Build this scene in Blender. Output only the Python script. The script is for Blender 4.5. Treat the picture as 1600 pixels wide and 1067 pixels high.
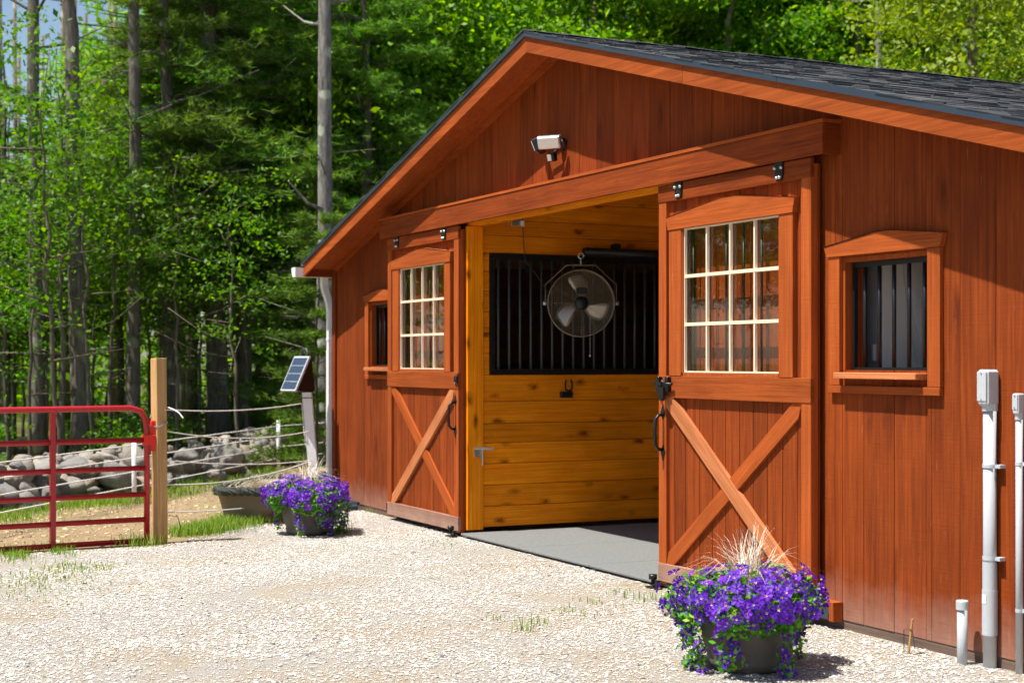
import bpy, math, random
import numpy as np
from mathutils import Vector, Matrix, noise as mnoise
random.seed(7); rng = np.random.default_rng(11)
S = bpy.context.scene
for o in list(bpy.data.objects): bpy.data.objects.remove(o, do_unlink=True)
COL = S.collection
PI = math.pi
# ------------------------------------------------------------------ camera, sky, sun, exposure
CAMX, CAMY, CAMZ = 9.685, -5.2, 1.40
FPX, HOR = 2380.0, 563.5                       # focal length and horizon in photo pixels (1600 x 1067)
AX = math.radians(26.295)                      # angle between view axis and the barn front
cam = bpy.data.cameras.new('camera'); camo = bpy.data.objects.new('camera', cam); COL.objects.link(camo)
camo.location = (CAMX, CAMY, CAMZ)
camo.rotation_euler = (PI/2, 0, math.atan2(math.cos(AX), math.sin(AX)))
cam.sensor_width = 36; cam.lens = FPX/1600*36
cam.shift_y = (HOR-533.5)/1600
cam.clip_start = .1; cam.clip_end = 2000
cam.dof.use_dof = True; cam.dof.focus_distance = 9.2; cam.dof.aperture_fstop = 3.2
S.camera = camo
S.render.resolution_x, S.render.resolution_y = 1024, 682
SUN = Vector((0.05, 1.0, -2.28)).normalized()  # direction the light travels
elev = math.asin(-SUN.z); az = math.atan2(-SUN.x, -SUN.y)
w = bpy.data.worlds.new('World'); S.world = w; w.use_nodes = True
nt = w.node_tree; nt.nodes.clear()
sky = nt.nodes.new('ShaderNodeTexSky'); sky.sky_type = 'NISHITA'; sky.sun_disc = False
sky.sun_elevation = elev; sky.sun_rotation = az
bg = nt.nodes.new('ShaderNodeBackground'); bg.inputs[1].default_value = .075
ow = nt.nodes.new('ShaderNodeOutputWorld')
nt.links.new(sky.outputs[0], bg.inputs[0]); nt.links.new(bg.outputs[0], ow.inputs[0])
sl = bpy.data.lights.new('sun', 'SUN'); sl.energy = 5.0; sl.angle = math.radians(.53); sl.color = (1, .955, .88)
slo = bpy.data.objects.new('sun', sl); COL.objects.link(slo)
slo.rotation_euler = SUN.to_track_quat('-Z', 'Y').to_euler(); slo.location = (0, -20, 40)
vs = S.view_settings; vs.view_transform = 'Standard'; vs.look = 'None'; vs.gamma = 1; vs.exposure = .90
S.cycles.use_adaptive_sampling = True; S.cycles.adaptive_threshold = .03; S.cycles.max_bounces = 6; S.cycles.diffuse_bounces = 4; S.cycles.transparent_max_bounces = 6; S.cycles.transmission_bounces = 3

def at(px, py, d):                             # a photo pixel at a depth in metres, as a world point
    u = (px-800)/FPX; v = (HOR-py)/FPX; c, s = math.cos(AX), math.sin(AX)
    return Vector((CAMX+(-c+s*u)*d, CAMY+(s+c*u)*d, CAMZ+v*d))
GZ = -.03                                      # ground level at the barn

# ------------------------------------------------------------------ materials
def new_mat(name):
    m = bpy.data.materials.new(name); m.use_nodes = True; t = m.node_tree; t.nodes.clear()
    out = t.nodes.new('ShaderNodeOutputMaterial'); b = t.nodes.new('ShaderNodeBsdfPrincipled')
    t.links.new(b.outputs[0], out.inputs[0]); return m, t, b, out
def N(t, k, **kw):
    n = t.nodes.new(k)
    for a, v in kw.items():
        if a == 'inp':
            for i, x in v.items(): n.inputs[i].default_value = x
        else: setattr(n, a, v)
    return n
def ramp(t, fac, stops):
    r = N(t, 'ShaderNodeValToRGB'); e = r.color_ramp.elements
    while len(e) > 1: e.remove(e[-1])
    e[0].position = stops[0][0]; e[0].color = (*stops[0][1], 1)
    for p, c in stops[1:]:
        x = e.new(p); x.color = (*c, 1)
    t.links.new(fac, r.inputs[0]); return r.outputs[0]
def mixc(t, fac, a, b, mode='MIX'):
    m = N(t, 'ShaderNodeMix', data_type='RGBA', blend_type=mode)
    for s, v in ((m.inputs[0], fac), (m.inputs[6], a), (m.inputs[7], b)):
        if hasattr(v, 'is_linked'): t.links.new(v, s)
        else: s.default_value = v if isinstance(v, (int, float)) else (*v, 1)
    return m.outputs[2]
def mth(t, op, a, b=0.):
    m = N(t, 'ShaderNodeMath', operation=op)
    for s, v in ((m.inputs[0], a), (m.inputs[1], b)):
        if hasattr(v, 'is_linked'): t.links.new(v, s)
        else: s.default_value = v
    return m.outputs[0]
def coords(t, scale, rand=True):
    tc = N(t, 'ShaderNodeTexCoord'); mp = N(t, 'ShaderNodeMapping'); mp.inputs['Scale'].default_value = scale
    if rand:
        oi = N(t, 'ShaderNodeObjectInfo'); cx = N(t, 'ShaderNodeCombineXYZ')
        for i, k in enumerate((37., 53., 71.)): t.links.new(mth(t, 'MULTIPLY', oi.outputs['Random'], k), cx.inputs[i])
        va = N(t, 'ShaderNodeVectorMath', operation='ADD'); t.links.new(tc.outputs['Object'], va.inputs[0]); t.links.new(cx.outputs[0], va.inputs[1])
        t.links.new(va.outputs[0], mp.inputs[0])
    else: t.links.new(tc.outputs['Object'], mp.inputs[0])
    return mp.outputs[0]
def bump(t, b, h, strength, dist):
    n = N(t, 'ShaderNodeBump', inp={'Strength': strength, 'Distance': dist}); t.links.new(h, n.inputs['Height']); t.links.new(n.outputs[0], b.inputs['Normal'])
def noise(t, vec, sc, det=4, rough=.6, dist=0.):
    n = N(t, 'ShaderNodeTexNoise', inp={'Scale': sc, 'Detail': det, 'Roughness': rough, 'Distortion': dist})
    t.links.new(vec, n.inputs['Vector']); return n.outputs[0]

def wood(name, c0, c1, axis='z', knots=.35, knotc=(.03, .01, .005), rough=.75, fleck=0., wear=0., kr=1., ks=1.):
    m, t, b, o = new_mat(name)
    st = {'x': (1.2, 22, 22), 'y': (22, 1.2, 22), 'z': (22, 22, 1.2)}[axis]
    kt = {'x': (1.3, 4, 4), 'y': (4, 1.3, 4), 'z': (4, 4, 1.3)}[axis]
    if ks != 1: kt = {'x': (3.2, 6.5, 6.5), 'y': (6.5, 3.2, 6.5), 'z': (6.5, 6.5, 3.2)}[axis]
    v = coords(t, st); g = noise(t, v, 1.6, 6, .65, .6)
    v2 = coords(t, (1, 1, 1)); big = noise(t, v2, 2.2, 3, .5)
    c = ramp(t, g, [(.25, c0), (.72, c1)])
    oi = N(t, 'ShaderNodeObjectInfo')
    k = mth(t, 'ADD', mth(t, 'MULTIPLY', oi.outputs['Random'], .30), .80)
    k = mth(t, 'ADD', k, mth(t, 'MULTIPLY', mth(t, 'SUBTRACT', big, .5), .55))
    hs = N(t, 'ShaderNodeHueSaturation'); t.links.new(c, hs.inputs['Color']); t.links.new(k, hs.inputs['Value']); c = hs.outputs[0]
    fs_ = noise(t, coords(t, {'x': (.9, 70, 70), 'y': (70, .9, 70), 'z': (70, 70, .9)}[axis]), 1.5, 2, .6); c = mixc(t, .4, c, ramp(t, fs_, [(.35, (.5,)*3), (.62, (1.1,)*3)]), 'MULTIPLY')
    if knots:
        kv = coords(t, kt); d = N(t, 'ShaderNodeVectorMath', operation='ADD')
        nn = N(t, 'ShaderNodeTexNoise', inp={'Scale': 5., 'Detail': 2.}); t.links.new(kv, nn.inputs['Vector'])
        sc = N(t, 'ShaderNodeVectorMath', operation='SCALE'); sc.inputs['Scale'].default_value = .25
        t.links.new(nn.outputs['Color'], sc.inputs[0]); t.links.new(kv, d.inputs[0]); t.links.new(sc.outputs[0], d.inputs[1])
        vo = N(t, 'ShaderNodeTexVoronoi', inp={'Scale': 1.0, 'Randomness': 1.}); t.links.new(d.outputs[0], vo.inputs['Vector'])
        kf = ramp(t, vo.outputs['Distance'], [(.05*kr, (knots*2,)*3), (.10*kr, (knots,)*3), (.19*kr, (0, 0, 0))])
        c = mixc(t, kf, c, knotc)
    if fleck:
        fv = coords(t, {'x': (3, 40, 40), 'y': (40, 3, 40), 'z': (40, 40, 3)}[axis]); fn = noise(t, fv, 2.4, 2, .5)
        c = mixc(t, ramp(t, fn, [(.70, (0, 0, 0)), (.80, (fleck,)*3)]), c, (.75, .45, .28))
    if wear:
        tc = N(t, 'ShaderNodeTexCoord'); sp = N(t, 'ShaderNodeSeparateXYZ'); t.links.new(tc.outputs['Object'], sp.inputs[0])
        zz = mth(t, 'ADD', sp.outputs[2], mth(t, 'MULTIPLY', noise(t, v2, 6., 4), .3))
        c = mixc(t, ramp(t, zz, [(.12, (wear,)*3), (.42, (0, 0, 0))]), c, (.42, .30, .24))
    t.links.new(c, b.inputs['Base Color']); b.inputs['Roughness'].default_value = rough
    b.inputs['Specular IOR Level'].default_value = .12
    saw = {'x': (60, 3, 3), 'y': (3, 60, 3), 'z': (3, 3, 60)}[axis]
    sv = coords(t, saw); sn = noise(t, sv, 1.7, 2)
    bump(t, b, mth(t, 'ADD', g, mth(t, 'MULTIPLY', sn, .5)), .55, .004)
    return m
RED0, RED1 = (.15, .024, .0045), (.30, .058, .0085)
M = {}
for ax in 'xyz':
    M['red_'+ax] = wood('red_stain_'+ax, RED0, RED1, ax, .18, (.09, .018, .006), fleck=.12)
    M['trim_'+ax] = wood('trim_stain_'+ax, (.27, .050, .009), (.41, .092, .017), ax, .15, (.14, .03, .01), fleck=.12)
    M['pine_'+ax] = wood('varnished_pine_'+ax, (.78, .175, .002), (1.0, .345, .010), ax, .42, (.13, .018, .002), rough=.45, kr=1.35, ks=1.7)
M['brace'] = wood('brace_stain', (.40, .125, .042), (.60, .215, .085), 'x', .1, (.2, .05, .02))
M['siding'] = wood('siding_stain', RED0, RED1, 'z', .36, (.06, .011, .003), fleck=.14, wear=.42, kr=1.15)
M['skirt'] = wood('weathered_skirt', (.10, .065, .05), (.20, .14, .11), 'x', .1)
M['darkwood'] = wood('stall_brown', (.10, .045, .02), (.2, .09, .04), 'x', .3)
M['rawpine'] = wood('raw_pine_sheathing', (.45, .30, .16), (.62, .45, .27), 'y', .2)
M['post'] = wood('treated_post', (.42, .23, .085), (.62, .38, .17), 'z', .12, (.2, .09, .03))

def plain(name, col, rough=.5, metal=0., var=.0, nscale=30., bmp=0., spec=.5):
    m, t, b, o = new_mat(name)
    if var:
        v = coords(t, (1, 1, 1)); n = noise(t, v, nscale, 4)
        c = mixc(t, n, tuple(max(0, x*(1-var)) for x in col), tuple(min(1, x*(1+var)) for x in col)); t.links.new(c, b.inputs['Base Color'])
        if bmp: bump(t, b, n, bmp, .004)
    else: b.inputs['Base Color'].default_value = (*col, 1)
    b.inputs['Roughness'].default_value = rough; b.inputs['Metallic'].default_value = metal; b.inputs['Specular IOR Level'].default_value = spec
    return m
M['concrete'] = plain('aisle_concrete', (.38, .37, .35), .9, 0, .2, 6)
M['white'] = plain('white_metal', (.80, .80, .80), .4, 0, .04, 8)
M['vinyl'] = plain('cream_muntin', (.76, .62, .46), .45)
M['pvc'] = plain('grey_conduit', (.44, .46, .48), .5, 0, .06, 12)
M['black'] = plain('black_steel', (.012, .012, .013), .38, .3, .3, 40)
M['bar'] = plain('dark_grey_bar', (.05, .052, .055), .45, .3)
M['galv'] = plain('galvanised', (.55, .56, .57), .35, .9, .2, 60)
M['gatered'] = plain('gate_red_paint', (.42, .014, .022), .32, 0, .15, 25)
M['brightred'] = plain('bright_red_plastic', (.75, .02, .012), .4)
M['pot'] = plain('grey_brown_pot', (.075, .062, .052), .55, 0, .2, 90, .2)
M['tub'] = plain('brown_tub', (.20, .145, .105), .6, 0, .15, 40, .2)
M['rope'] = plain('pale_rope', (.82, .80, .76), .8, 0, .1, 80)
M['cream'] = plain('cream_blade', (.75, .66, .52), .5)
M['fanblade'] = plain('aluminium_blade', (.55, .49, .40), .4, .7, .1, 30)
M['guard'] = plain('fan_guard_wire', (.24, .19, .13), .4, .6)
M['mat'] = plain('rubber_mat', (.15, .154, .15), .85, 0, .55, 55, .9)
M['hide'] = plain('black_horse_hide', (.012, .009, .008), .5, 0, .3, 20)
M['cloth'] = plain('grey_sheet', (.42, .42, .42), .8, 0, .1, 6)
M['panel'] = plain('pale_blue_panel', (.45, .50, .56), .5, 0, .05, 6)
M['drip'] = plain('blue_grey_drip_edge', (.045, .06, .085), .4, .4, .1, 10)
M['lens'] = plain('frosted_lamp_lens', (.80, .76, .68), .35)
M['net'] = plain('hay_net', (.045, .05, .04), .85, 0, .5, 60)
M['hay'] = plain('pale_hay', (.52, .49, .33), .85, 0, .3, 60)
M['cell'] = plain('solar_cell', (.035, .055, .10), .35, .0)
M['soil'] = plain('dark_soil', (.03, .02, .015), .9)

def glass():
    m, t, b, o = new_mat('window_glass'); t.nodes.remove(b)
    tr = N(t, 'ShaderNodeBsdfTransparent', inp={0: (.98, .97, .92, 1)}); gl = N(t, 'ShaderNodeBsdfGlossy', inp={'Roughness': .015})
    gl.inputs[0].default_value = (1, 1, 1, 1)
    ge = N(t, 'ShaderNodeNewGeometry'); dt = N(t, 'ShaderNodeVectorMath', operation='DOT_PRODUCT'); t.links.new(ge.outputs['Incoming'], dt.inputs[0]); t.links.new(ge.outputs['Normal'], dt.inputs[1]); mx = N(t, 'ShaderNodeMixShader')
    f = mth(t, 'ADD', mth(t, 'MULTIPLY', mth(t, 'POWER', mth(t, 'SUBTRACT', 1., mth(t, 'ABSOLUTE', dt.outputs['Value'])), 5.), .96), .06)   # Schlick reflectance, both faces
    t.links.new(f, mx.inputs[0]); t.links.new(tr.outputs[0], mx.inputs[1]); t.links.new(gl.outputs[0], mx.inputs[2]); t.links.new(mx.outputs[0], o.inputs[0])
    return m
M['glass'] = glass()

def island_mat(name, stops, rough=.8, trans=0., objvar=.0, spec=.3, bmp=0.):
    m, t, b, o = new_mat(name); g = N(t, 'ShaderNodeNewGeometry')
    c = ramp(t, g.outputs['Random Per Island'], stops)
    if objvar:
        oi = N(t, 'ShaderNodeObjectInfo'); hs = N(t, 'ShaderNodeHueSaturation')
        t.links.new(mth(t, 'ADD', mth(t, 'MULTIPLY', oi.outputs['Random'], objvar), 1-objvar/2), hs.inputs['Value'])
        t.links.new(mth(t, 'ADD', mth(t, 'MULTIPLY', oi.outputs['Random'], .03), .485), hs.inputs['Hue'])
        t.links.new(c, hs.inputs['Color']); c = hs.outputs[0]
    t.links.new(c, b.inputs['Base Color']); b.inputs['Roughness'].default_value = rough; b.inputs['Specular IOR Level'].default_value = spec
    if bmp: bump(t, b, noise(t, coords(t, (1, 1, 1), False), 120, 4), bmp, .004)
    if trans:
        tl = N(t, 'ShaderNodeBsdfTranslucent'); mx = N(t, 'ShaderNodeMixShader', inp={0: trans})
        br = N(t, 'ShaderNodeHueSaturation', inp={'Value': 1.5, 'Saturation': 1.1}); t.links.new(c, br.inputs['Color']); t.links.new(br.outputs[0], tl.inputs[0])
        t.links.new(b.outputs[0], mx.inputs[1]); t.links.new(tl.outputs[0], mx.inputs[2]); t.links.new(mx.outputs[0], o.inputs[0])
    return m
M['maple'] = island_mat('maple_leaf', [(0, (.07, .18, .010)), (.5, (.15, .31, .012)), (1, (.28, .45, .018))], .5, .5, .6)
M['lime'] = island_mat('lime_leaf', [(0, (.13, .22, .012)), (.5, (.20, .30, .02)), (1, (.30, .38, .035))], .5, .4, .2)
M['needle'] = island_mat('pine_needle', [(0, (.055, .13, .018)), (.6, (.125, .24, .028)), (1, (.25, .37, .05))], .55, .4, .4)
M['shrub'] = island_mat('understory_leaf', [(0, (.045, .12, .008)), (.6, (.09, .21, .012)), (1, (.18, .32, .018))], .5, .5, .4)
M['grass'] = island_mat('grass_blade', [(0, (.10, .20, .015)), (.75, (.20, .34, .03)), (1, (.42, .42, .13))], .6, .4)
M['potleaf'] = island_mat('potted_leaf', [(0, (.04, .18, .02)), (.6, (.10, .33, .03)), (1, (.30, .50, .05))], .5, .35)
M['petal'] = island_mat('purple_petal', [(0, (.095, .010, .36)), (1, (.24, .045, .64))], .5, .3, .5)
M['pebble'] = island_mat('gravel_stone', [(0, (.10, .093, .086)), (.05, (.24, .222, .205)), (.1, (.38, .35, .31)), (.3, (.47, .425, .365)), (.75, (.53, .50, .455)), (1, (.60, .585, .555))], .85, 0, 0, .2)
M['stone'] = wood('field_stone_base', (.1, .1, .1), (.2, .2, .2))
def stone_mat():
    m, t, b, o = new_mat('field_stone'); oi = N(t, 'ShaderNodeObjectInfo')
    c = ramp(t, oi.outputs['Random'], [(0, (.17, .175, .185)), (.25, (.32, .265, .20)), (.45, (.21, .205, .20)), (.65, (.36, .265, .165)), (.8, (.26, .245, .225)), (1, (.42, .37, .30))])
    v = coords(t, (1, 1, 1)); n = noise(t, v, 9, 6, .7); n2 = noise(t, v, 40, 3)
    c = mixc(t, ramp(t, n, [(.35, (0, 0, 0)), (.7, (.65,)*3)]), c, (.12, .11, .095)); c = mixc(t, ramp(t, n2, [(.6, (0, 0, 0)), (.75, (.4,)*3)]), c, (.5, .5, .46))
    t.links.new(c, b.inputs['Base Color']); b.inputs['Roughness'].default_value = .9; bump(t, b, n, .6, .02); return m
M['stone'] = stone_mat()
def bark_mat(name, a, bcol, lichen=0.):
    m, t, b, o = new_mat(name); v = coords(t, (14, 14, 3)); n = noise(t, v, 1.6, 6, .7, .5)
    c = ramp(t, n, [(.3, a), (.68, bcol)])
    if lichen:
        v2 = coords(t, (1, 1, 1)); vo = N(t, 'ShaderNodeTexVoronoi', inp={'Scale': 3.2}); t.links.new(v2, vo.inputs['Vector'])
        f = mth(t, 'ADD', vo.outputs['Distance'], mth(t, 'MULTIPLY', noise(t, v2, 14, 3), .25))
        c = mixc(t, ramp(t, f, [(.36, (lichen,)*3), (.42, (0, 0, 0))]), c, (.42, .45, .34))
    t.links.new(c, b.inputs['Base Color']); b.inputs['Roughness'].default_value = .95; b.inputs['Specular IOR Level'].default_value = .1
    bump(t, b, n, .9, .03); return m
M['bark'] = bark_mat('grey_brown_bark', (.07, .057, .047), (.24, .205, .17), .4)
M['barkl'] = bark_mat('lichen_bark', (.075, .068, .06), (.34, .32, .29), .95)
M['twig'] = bark_mat('thin_stem_bark', (.09, .075, .055), (.2, .17, .13))
def ground_mat(name, cols, sc, bmp=.5, bscale=60, grain=0.):
    m, t, b, o = new_mat(name); v = coords(t, (1, 1, 1), False)
    n = noise(t, v, sc, 6, .62, .4); n2 = noise(t, v, bscale, 5, .75)
    c = ramp(t, n, cols); c = mixc(t, .45, c, ramp(t, n2, [(.3, (.25,)*3), (.7, (1,)*3)]), 'MULTIPLY')
    if grain: c = mixc(t, grain, c, ramp(t, noise(t, v, 420, 3, .8), [(.36, (.2, .18, .16)), (.47, (.9,)*3), (.62, (1.25, 1.22, 1.18))]), 'MULTIPLY')
    t.links.new(c, b.inputs['Base Color']); b.inputs['Roughness'].default_value = .95; b.inputs['Specular IOR Level'].default_value = .15
    bump(t, b, n2, bmp, .03); return m
M['floor'] = ground_mat('forest_floor', [(.3, (.06, .045, .025)), (.45, (.10, .075, .035)), (.55, (.09, .12, .025)), (.7, (.14, .19, .03))], .35)
M['dirt'] = ground_mat('paddock_dirt', [(.28, (.27, .18, .10)), (.45, (.42, .30, .175)), (.55, (.34, .25, .14)), (.62, (.38, .31, .15)), (.74, (.20, .25, .05))], 2.2, .8, 45, .6)
M['gravel'] = ground_mat('gravel_fines', [(.3, (.49, .46, .415)), (.46, (.50, .465, .415)), (.56, (.50, .435, .345)), (.70, (.47, .375, .265))], 1.1, .7, 140, .8)

# ------------------------------------------------------------------ mesh helpers
class MB:
    def __init__(s): s.v = []; s.f = []
    def poly(s, vs, fs):
        n = len(s.v); s.v += [tuple(p) for p in vs]; s.f += [tuple(i+n for i in q) for q in fs]; return s
    def box(s, x0, x1, y0, y1, z0, z1, ch=0.):
        if ch and min(x1-x0, y1-y0, z1-z0) > 2.2*ch:
            P = []; fs = []                      # chamfered box as the hull of 24 points
            for sx in (0, 1):
                for sy in (0, 1):
                    for sz in (0, 1):
                        c = ((x0, x1)[sx], (y0, y1)[sy], (z0, z1)[sz]); d = (1-2*sx, 1-2*sy, 1-2*sz)
                        for a in range(3): P.append(tuple(c[k]+(0 if k == a else d[k]*ch) for k in range(3)))
            I = lambda sx, sy, sz, a: ((sx*2+sy)*2+sz)*3+a
            for k in (0, 1):
                fs += [(I(k,0,0,0), I(k,0,1,0), I(k,1,1,0), I(k,1,0,0)), (I(0,k,0,1), I(1,k,0,1), I(1,k,1,1), I(0,k,1,1)), (I(0,0,k,2), I(0,1,k,2), I(1,1,k,2), I(1,0,k,2))]
                for j in (0, 1):
                    fs += [(I(k,j,0,0), I(k,j,1,0), I(k,j,1,1), I(k,j,0,1)), (I(k,0,j,0), I(k,1,j,0), I(k,1,j,2), I(k,0,j,2)), (I(0,k,j,1), I(1,k,j,1), I(1,k,j,2), I(0,k,j,2))]
                    for l in (0, 1): fs.append((I(k,j,l,0), I(k,j,l,1), I(k,j,l,2)))
            return s.poly(P, fs)
        return s.poly([(x0,y0,z0),(x1,y0,z0),(x1,y1,z0),(x0,y1,z0),(x0,y0,z1),(x1,y0,z1),(x1,y1,z1),(x0,y1,z1)],
                      [(0,3,2,1),(4,5,6,7),(0,1,5,4),(1,2,6,5),(2,3,7,6),(3,0,4,7)])
    def prism_y(s, pts, y0, y1):                 # polygon in XZ pushed along Y
        n = len(pts); V = [(x, y0, z) for x, z in pts]+[(x, y1, z) for x, z in pts]
        return s.poly(V, [tuple(range(n)), tuple(range(2*n-1, n-1, -1))]+[(i, n+i, n+(i+1) % n, (i+1) % n) for i in range(n)])
    def prism_z(s, pts, z0, z1):
        n = len(pts); V = [(x, y, z0) for x, y in pts]+[(x, y, z1) for x, y in pts]
        return s.poly(V, [tuple(range(n-1, -1, -1)), tuple(range(n, 2*n))]+[(i, (i+1) % n, n+(i+1) % n, n+i) for i in range(n)])
    def tube(s, pts, r, n=8, cap=True):
        pts = [Vector(p) for p in pts]; R = r if isinstance(r, (list, tuple)) else [r]*len(pts); b = len(s.v); up = None
        for i, p in enumerate(pts):
            d = (pts[min(i+1, len(pts)-1)]-pts[max(i-1, 0)]); d = d.normalized() if d.length > 1e-9 else Vector((0, 0, 1))
            if up is None: up = d.orthogonal().normalized()
            else:
                up = up-d*up.dot(d); up = up.normalized() if up.length > 1e-6 else d.orthogonal().normalized()
            q = d.cross(up)
            for k in range(n):
                a = 2*PI*k/n; s.v.append(tuple(p+(up*math.cos(a)+q*math.sin(a))*R[i]))
        for i in range(len(pts)-1):
            for k in range(n): s.f.append((b+i*n+k, b+i*n+(k+1) % n, b+(i+1)*n+(k+1) % n, b+(i+1)*n+k))
        if cap: s.f += [tuple(b+k for k in range(n-1, -1, -1)), tuple(b+(len(pts)-1)*n+k for k in range(n))]
        return s
    def lathe(s, prof, n=32, c=(0, 0, 0)):
        b = len(s.v)
        for r, z in prof:
            for k in range(n): a = 2*PI*k/n; s.v.append((c[0]+r*math.cos(a), c[1]+r*math.sin(a), c[2]+z))
        for i in range(len(prof)-1):
            for k in range(n): s.f.append((b+i*n+k, b+i*n+(k+1) % n, b+(i+1)*n+(k+1) % n, b+(i+1)*n+k))
        return s
    def mesh(s, name, mat, smooth=False):
        me = bpy.data.meshes.new(name); me.from_pydata(s.v, [], s.f)
        if mat is not None: me.materials.append(M[mat] if isinstance(mat, str) else mat)
        if smooth: me.polygons.foreach_set('use_smooth', [True]*len(me.polygons))
        me.update(); return me
def put(name, me, parent=None, loc=(0, 0, 0), rot=(0, 0, 0)):
    o = bpy.data.objects.new(name, me); COL.objects.link(o); o.parent = parent; o.location = loc; o.rotation_euler = rot; return o
def part(name, mb, mat, parent, smooth=False, loc=(0, 0, 0), rot=(0, 0, 0), label=None):
    o = put(name, mb.mesh(name, mat, smooth), parent, loc, rot)
    if label: o['label'] = label
    return o
def tag(o, label=None, cat=None, group=None, kind=None):
    for k, v in (('label', label), ('category', cat), ('group', group), ('kind', kind)):
        if v: o[k] = v
    return o
SEEN = {}
def thing(name, loc, label, cat, group=None, rot=(0, 0, 0)):
    if ', ' in label and 'tree' in cat:          # two trees by one landmark: say which stands farther back
        d_ = (Vector(loc)-Vector((CAMX, CAMY, 0))).length
        if label in SEEN: label += ', farther back' if d_ > SEEN[label] else ', nearer'
        else: SEEN[label] = d_
    return tag(put(name, None, None, loc, rot), label, cat, group)
def np_mesh(name, V, F, mat):                    # V (n,3), F (m,k): one mesh from arrays
    me = bpy.data.meshes.new(name); V = np.asarray(V, np.float32); F = np.asarray(F, np.int32); m, k = F.shape
    me.vertices.add(len(V)); me.vertices.foreach_set('co', V.ravel()); me.loops.add(m*k); me.loops.foreach_set('vertex_index', F.ravel())
    me.polygons.add(m); me.polygons.foreach_set('loop_start', np.arange(0, m*k, k, dtype=np.int32))
    me.update(calc_edges=True); me.materials.append(M[mat]); return me
def subtract(x0, x1, z0, z1, holes):             # rectangle minus rectangles -> list of rectangles
    out = [(x0, x1, z0, z1)]
    for a, b, c, d in holes:
        nx = []
        for r in out:
            if r[1] <= a or r[0] >= b or r[3] <= c or r[2] >= d: nx.append(r); continue
            if r[0] < a: nx.append((r[0], a, r[2], r[3]))
            if r[1] > b: nx.append((b, r[1], r[2], r[3]))
            i0, i1 = max(r[0], a), min(r[1], b)
            if r[2] < c: nx.append((i0, i1, r[2], c))
            if r[3] > d: nx.append((i0, i1, d, r[3]))
        out = nx
    return out

# ------------------------------------------------------------------ ground
def sheet(name, pts, z, mat, kind='structure', wob=0.):
    P = []
    for i, (a, b) in enumerate(pts):
        c, d = pts[(i+1) % len(pts)]; L = math.hypot(c-a, d-b); n = max(1, int(L/.25)) if wob and L < 60 else 1
        for k in range(n):
            u = k/n; x, y = a+(c-a)*u, b+(d-b)*u
            if wob: q = mnoise.noise_vector(Vector((x*1.3, y*1.3, 3)))*wob; x += q.x; y += q.y
            P.append((x, y, z))
    mb = MB().poly(P, [tuple(range(len(P)))]); o = put(name, mb.mesh(name, mat)); tag(o, kind=kind); return o
sheet('ground', [(-500, -500), (500, -500), (500, 500), (-500, 500)], GZ-.012, 'floor')
sheet('paddock_dirt', [(-2.0, -2.2), (-1.5, -9), (-5.2, -9), (-5.6, -3.4), (-8.2, -.4), (-9.8, 1.2), (-9.5, 4), (-4.5, 4), (-4.3, .2), (-4.3, -.6)], GZ-.008, 'dirt', wob=.25)
sheet('gravel_yard', [(-2.05, -2.35), (-2.0, -14), (24, -14), (24, 26), (-4.8, 26), (-5.05, .0), (-4.4, -.75), (-3.4, -1.35)], GZ-.004, 'gravel', wob=.16)

# ------------------------------------------------------------------ the barn
PITCH, APEX, HALF, LEN = .272, 3.595, 4.854, 7.6
sof = lambda x: APEX+.065-PITCH*abs(x)
barn = thing('horse_barn', (0, 0, 0), 'red stained wooden horse barn with gable front and dark shingle roof', 'barn')
WIN = [(3.165, 3.855, 1.35, 1.945), (-3.855, -3.165, 1.35, 1.945)]
HOLES = WIN+[(-1.64, 1.64, -1, 2.62)]
g0 = 3.579-36*.2375; xs = [-HALF]+[x for x in (g0+i*.2375 for i in range(45)) if -HALF+.05 < x < HALF-.05]+[HALF]
for x0, x1 in zip(xs[:-1], xs[1:]):
    mb = MB(); dy = random.uniform(-.002, .002)
    for a, b, c, d in subtract(x0, x1, .018, 9, HOLES):
        t0, t1 = (sof(a), sof(b)) if d == 9 else (d, d); e = .0025 if b-a > .03 else 0.
        prof = [(a, .024), (a, -.001), (a+e, dy-.006), (b-e, dy-.006), (b, -.001), (b, .024)]
        V = [(x, y, c) for x, y in prof]+[(x, y, t0+(t1-t0)*(x-a)/(b-a)) for x, y in prof]; n = 6
        if a < 0 < b and d == 9:
            V = [(x, y, c) for x, y in prof]+[(x, y, sof(x)) for x, y in prof]
        mb.poly(V, [tuple(range(n-1, -1, -1)), tuple(range(n, 2*n))]+[(i, (i+1) % n, n+(i+1) % n, n+i) for i in range(n)])
    part('siding_board', mb, 'siding', barn)
for a, b in ((-HALF+.01, -1.66), (1.66, HALF-.01)): part('skirt_board', MB().box(a, b, -.002, .022, GZ-.12, .017), 'skirt', barn)
part('corner_board', MB().box(-HALF-.02, -HALF+.07, -.030, -.0085, .02, sof(HALF)-.03, .002), 'red_z', barn)
lining = MB()
for a, b, c, d in subtract(-HALF+.02, HALF-.02, GZ, 2.36, HOLES): part('wall_lining', MB().box(a, b, .027, .05, c, d), 'darkwood', barn)
for sx in (-1, 1): part('side_wall', MB().box(min(sx*HALF, sx*(HALF-.06)), max(sx*HALF, sx*(HALF-.06)), .06, LEN, GZ, 2.36), 'red_z', barn)
part('rear_wall', MB().box(-HALF+.07, -1.7, LEN-.06, LEN, GZ, 2.36).box(1.7, HALF-.07, LEN-.06, LEN, GZ, 2.36).prism_y([(-HALF, 2.37), (HALF, 2.37), (0, sof(0)-.01)], LEN-.06, LEN), 'red_z', barn)
EV = 4.956
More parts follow.
